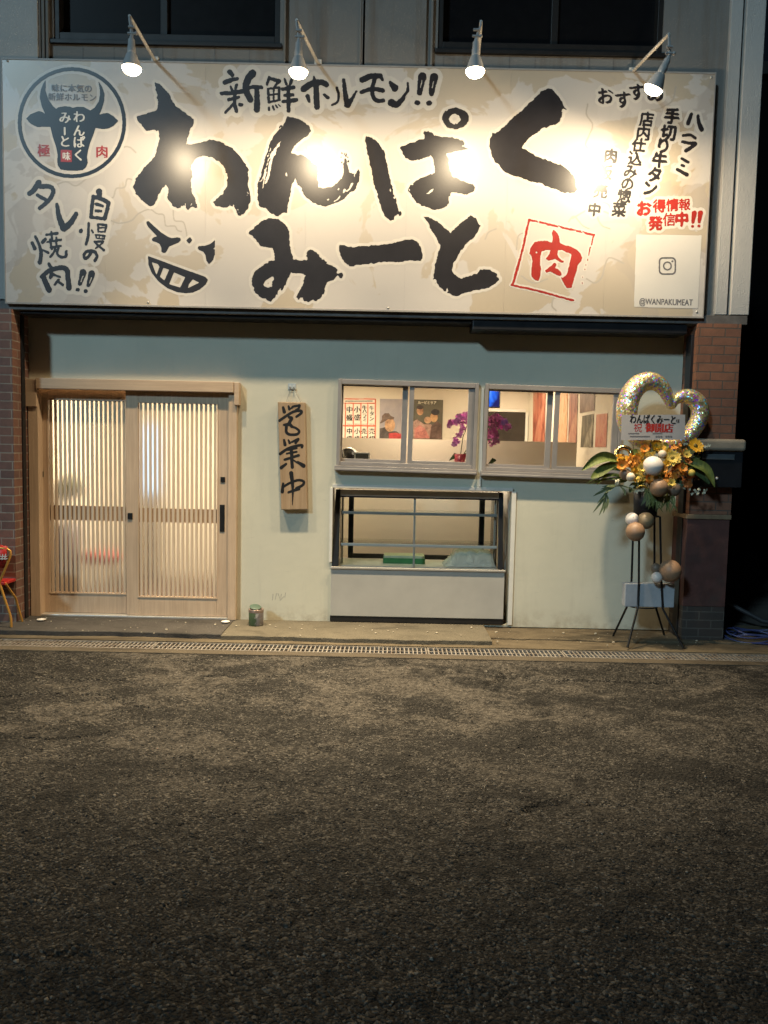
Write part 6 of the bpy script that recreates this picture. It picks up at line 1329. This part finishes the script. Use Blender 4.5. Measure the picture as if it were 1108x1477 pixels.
for lb, pts, mt in wall_posters:
    P = [wall_hit(*p) for p in pts]; o = thing('wall_poster', lb, 'poster', tuple(sum(P, Vector()) / 4), 'posters on the right wall of the room'); mb = MB()
    nn = Vector((-(0.112 - YBK), (rxf - rxb), 0)).normalized() * 0.003
    mb.hexa([P[3], P[2], P[2] + nn, P[3] + nn, P[0], P[1], P[1] + nn, P[0] + nn]); mb.build('paper', mt, o)
# --- television on a ceiling bracket
YT = 2.0
x0, x1, z0, z1 = ext(676, 552, 722, 588, YT)
TV = thing('television', 'television showing a blue picture hung near the ceiling', 'television', ((x0 + x1) / 2, YT, z0))
m = bpy.data.materials.new('tv_picture'); m.use_nodes = True; t = NT(m); n = t.noise(t.coord(), 3.0, 3, 0.5, 0.5); n0 = t.n['Principled BSDF']; t.n.remove(n0); em = t.new('ShaderNodeEmission'); t.link(t.ramp(n.outputs[0], [(0.42, (0.02, 0.02, 0.12)), (0.52, (0.03, 0.16, 0.9)), (0.62, (0.2, 0.45, 1.0))]).outputs[0], em.inputs[0]); em.inputs[1].default_value = 1.2; t.link(em.outputs[0], t.n['Material Output'].inputs[0])
mb = MB(); mb.box(x0, x1, YT, YT + 0.05, z0, z1); mb.build('casing', M['black_plastic'], TV, bevel=0.004)
mb = MB(); e = 0.012; mb.face([(x0 + e, YT - 0.001, z0 + e), (x1 - e, YT - 0.001, z0 + e), (x1 - e, YT - 0.001, z1 - e), (x0 + e, YT - 0.001, z1 - e)]); mb.build('screen', m, TV)
mb = MB(); xc = (x0 + x1) / 2; mb.tube([(xc, YT + 0.03, z1 - 0.05), (xc, YT + 0.06, RZ - 0.01)], 0.02, 10); mb.build('bracket', M['black_plastic'], TV)
# --- orchid on the counter between the windows
YO = 0.22
OC = thing('orchid', 'magenta moth orchid in a red pot on the counter between the windows', 'orchid', tuple(at(663, 668, YO)))
M['orchid'] = petal_mat('orchid_petal', (0.60, 0.13, 0.44), (0.76, 0.34, 0.64)); ro = random.Random(8)
def spray(path, name='flower_spray'):
    mb = MB()
    for (px, py, r) in path:
        for k in range(3):
            c = at(px + ro.uniform(-3, 3), py + ro.uniform(-3, 3), YO + ro.uniform(-.06, .06)); R_ = r * (YO + 7) / F_PX
            d = Vector((ro.uniform(-.5, .5), -1, ro.uniform(-.4, .4))); d, u, v = frame_of(d)
            for q in range(5):
                a = 6.283 * q / 5 + ro.random(); ra = u * math.cos(a) + v * math.sin(a); ta = d.cross(ra); w_ = R_ * .42
                mb.grid([[c, c, c], [c + ra * R_ * .55 - ta * w_, c + ra * R_ * .55 + d * .004, c + ra * R_ * .55 + ta * w_], [c + ra * R_ - ta * w_ * .5, c + ra * R_ + d * .006, c + ra * R_ + ta * w_ * .5]])
    mb.build(name, M['orchid'], OC)
spray([(650, 611, 4.5), (655, 608, 5), (660, 606, 5), (665, 604, 5.5), (671, 602, 6), (677, 600, 5.5), (683, 601, 5), (689, 601, 5), (695, 602, 5), (665, 611, 4), (672, 610, 4), (680, 608, 4)]); spray([(664, 622, 3.5), (662, 628, 4), (659, 634, 4), (656, 640, 4), (668, 616, 3)])
spray([(703, 605, 4.5), (709, 604, 5.5), (716, 603, 6), (722, 606, 5.5), (728, 610, 5), (732, 615, 4.5), (712, 611, 5), (720, 613, 5)]); spray([(713, 621, 4.5), (715, 627, 5), (716, 634, 4.5), (717, 639, 4), (707, 624, 4), (706, 631, 3.5), (708, 640, 3)])
mb = MB(); mb.tube([at(664, 660, YO), at(668, 630, YO), at(676, 608, YO), at(655, 610, YO)], 0.004, 6); mb.tube([at(666, 660, YO), at(684, 630, YO), at(705, 608, YO), at(730, 614, YO)], 0.004, 6); mb.build('stem', M['leaf_dk'], OC)
p = at(663, 668, YO); mb = MB(); zz = zs - p.z; mb.lathe([(0.0, zz), (0.032, zz), (0.062, 0.085), (0.056, 0.085), (0.0, 0.07)], p, 20); mb.build('pot', plain('red_foil_pot', (0.35, 0.03, 0.05), 0.3), OC)
for px, py, qx, qy in ((703, 671, 716, 664), (664, 657, 690, 660), (662, 657, 648, 664)):
    a, b = at(px, py, YO), at(qx, qy, YO); mid = (a + b) / 2 + Vector((0, -.03, .02)); mb = MB(); mb.grid([[a + Vector((0, 0, -.004)), a + Vector((0, 0, .004))], [mid + Vector((0, 0, -.028)), mid + Vector((0, 0, .028))], [b + Vector((0, 0, -.004)), b + Vector((0, 0, .004))]]); mb.build('leaf', M['leaf_dk'], OC)
# --- counter appliances
YA = 0.20
p = at(499, 662, YA); rd = 16.5 * (YA + 7) / F_PX
AP = thing('domed_fan', 'white domed fan with black round grille low in the left window', 'fan', (p.x, YA, zs))
mb = MB(); mb.lathe([(rd * .96, 0), (rd, 0.02), (rd * .96, 0.05), (rd * .8, 0.07), (rd * .4, 0.09), (0, 0.10)], (p.x + 0.02, YA, p.z), 32, (0.35, 1, 0.15)); mb.build('housing', plain('fan_white', (0.66, 0.60, 0.50), 0.35), AP)
mb = MB(); mb.lathe([(0.0, 0.05), (rd * .5, 0.045), (rd * .92, 0.012), (rd * .94, 0.0)], (p.x + 0.02, YA - 0.002, p.z), 32, (-0.35, -1, -0.1)); mb.build('guard', M['black_plastic'], AP)
mb = MB()
for k in range(9):
    a = k / 9 * 6.283; mb.tube([(p.x + 0.02 - 0.03, YA - 0.06, p.z), (p.x + 0.02 + rd * .9 * math.cos(a), YA - 0.02, p.z + rd * .9 * math.sin(a))], 0.0022, 5)
mb.build('guard_wire', M['chrome'], AP); mb = MB(); mb.lathe([(0.0, 0.001), (0.07, 0.001), (0.06, 0.015), (0.02, 0.03), (0.018, p.z - zs - rd * 0.7)], (p.x, YA + .02, zs), 20); mb.build('foot', M['black_plastic'], AP)
x0, x1, z0, z1 = ext(511, 652.5, 533.5, 667, YA - 0.06)
DI = thing('counter_display', 'small grey counter display in a pale frame beside the fan', 'display', ((x0 + x1) / 2, YA - .06, zs))
mb = MB(); mb.box(x0, x1, YA - 0.06, YA - 0.02, zs, z1); mb.build('frame', plain('display_frame', (0.62, 0.57, 0.48), 0.4), DI, bevel=0.003)
mb = MB(); e = 0.014; mb.face([(x0 + e, YA - 0.0612, z0 + e), (x1 - e, YA - 0.0612, z0 + e), (x1 - e, YA - 0.0612, z1 - e), (x0 + e, YA - 0.0612, z1 - e)]); mb.build('screen', plain('grey_screen', (0.10, 0.095, 0.08), 0.2), DI)
# --- shapes seen blurred through the frosted door
YD = 0.85
PT_ = thing('potted_plant', 'bushy pale green potted plant blurred behind the left door panel', 'potted plant', (at(100, 760, YD).x, YD, -0.02))
pm = leafmat('hall_leaf', (0.10, 0.13, 0.03), (0.22, 0.24, 0.08)); mb = MB(); c = at(103, 703, YD); rp2 = random.Random(3)
for k in range(150):
    d = Vector((rp2.gauss(0, 1), rp2.gauss(0, 1), rp2.gauss(0, .8))).normalized(); p = c + Vector((d.x * .2, d.y * .14, d.z * .14)) * rp2.uniform(.5, 1); u = d.orthogonal().normalized() * .022; v = d.cross(u).normalized() * .05
    mb.face([p - u, p + v, p + u, p - v])
mb.build('foliage', pm, PT_); mb = MB(); p = at(103, 745, YD); mb.lathe([(0.0, 0.0), (0.11, 0.0), (0.13, p.z - 0.05), (0.12, p.z - .05), (0.0, p.z - .08)], (p.x, YD, -0.02), 20); mb.build('pot', plain('dark_pot', (0.09, 0.06, 0.07), 0.4), PT_)
mb = MB(); mb.tube([(c.x, YD, p.z - .1), (c.x, YD, c.z)], .012, 6); mb.build('trunk', M['leaf_dk'], PT_)
p = at(152, 795, 0.9)
ST = thing('red_stool', 'red topped stool blurred behind the left door panel', 'stool', (p.x, 0.9, -0.02))
mb = MB(); mb.lathe([(0.0, -0.1), (0.19, -0.1), (0.2, -0.04), (0.18, 0.0), (0.0, 0.01)], p, 24); mb.build('seat', M['red'], ST)
for a in range(4):
    mb = MB(); q = a * 1.5708 + .7; mb.tube([p + Vector((.13 * math.cos(q), .13 * math.sin(q), -.1)), Vector((p.x + .18 * math.cos(q), .9 + .18 * math.sin(q), -.018))], .012, 8); mb.build('leg', M['black_metal'], ST)
x0, x1, z0, z1 = ext(212, 612, 240, 712, 2.2)
VS = thing('vertical_screen', 'pale blue glowing screen blurred behind the right door panel', 'screen', ((x0 + x1) / 2, 2.2, z0))
mb = MB(); mb.box(x0, x1, 2.2, 2.24, z0, z1); mb.build('casing', M['black_plastic'], VS); mb = MB(); mb.face([(x0 + .01, 2.199, z0 + .01), (x1 - .01, 2.199, z0 + .01), (x1 - .01, 2.199, z1 - .01), (x0 + .01, 2.199, z1 - .01)]); mb.build('screen', emis('blue_screen', (0.55, 0.75, 1.0), 1.6), VS)
mb = MB(); mb.box(x0 + .05, x1 - .05, 2.21, 2.23, -0.02, z0); mb.build('stand', M['black_plastic'], VS)
x0, x1, z0, z1 = ext(20, 740, 330, 1000, 2.3)
bpy.data.objects.remove(_txo)
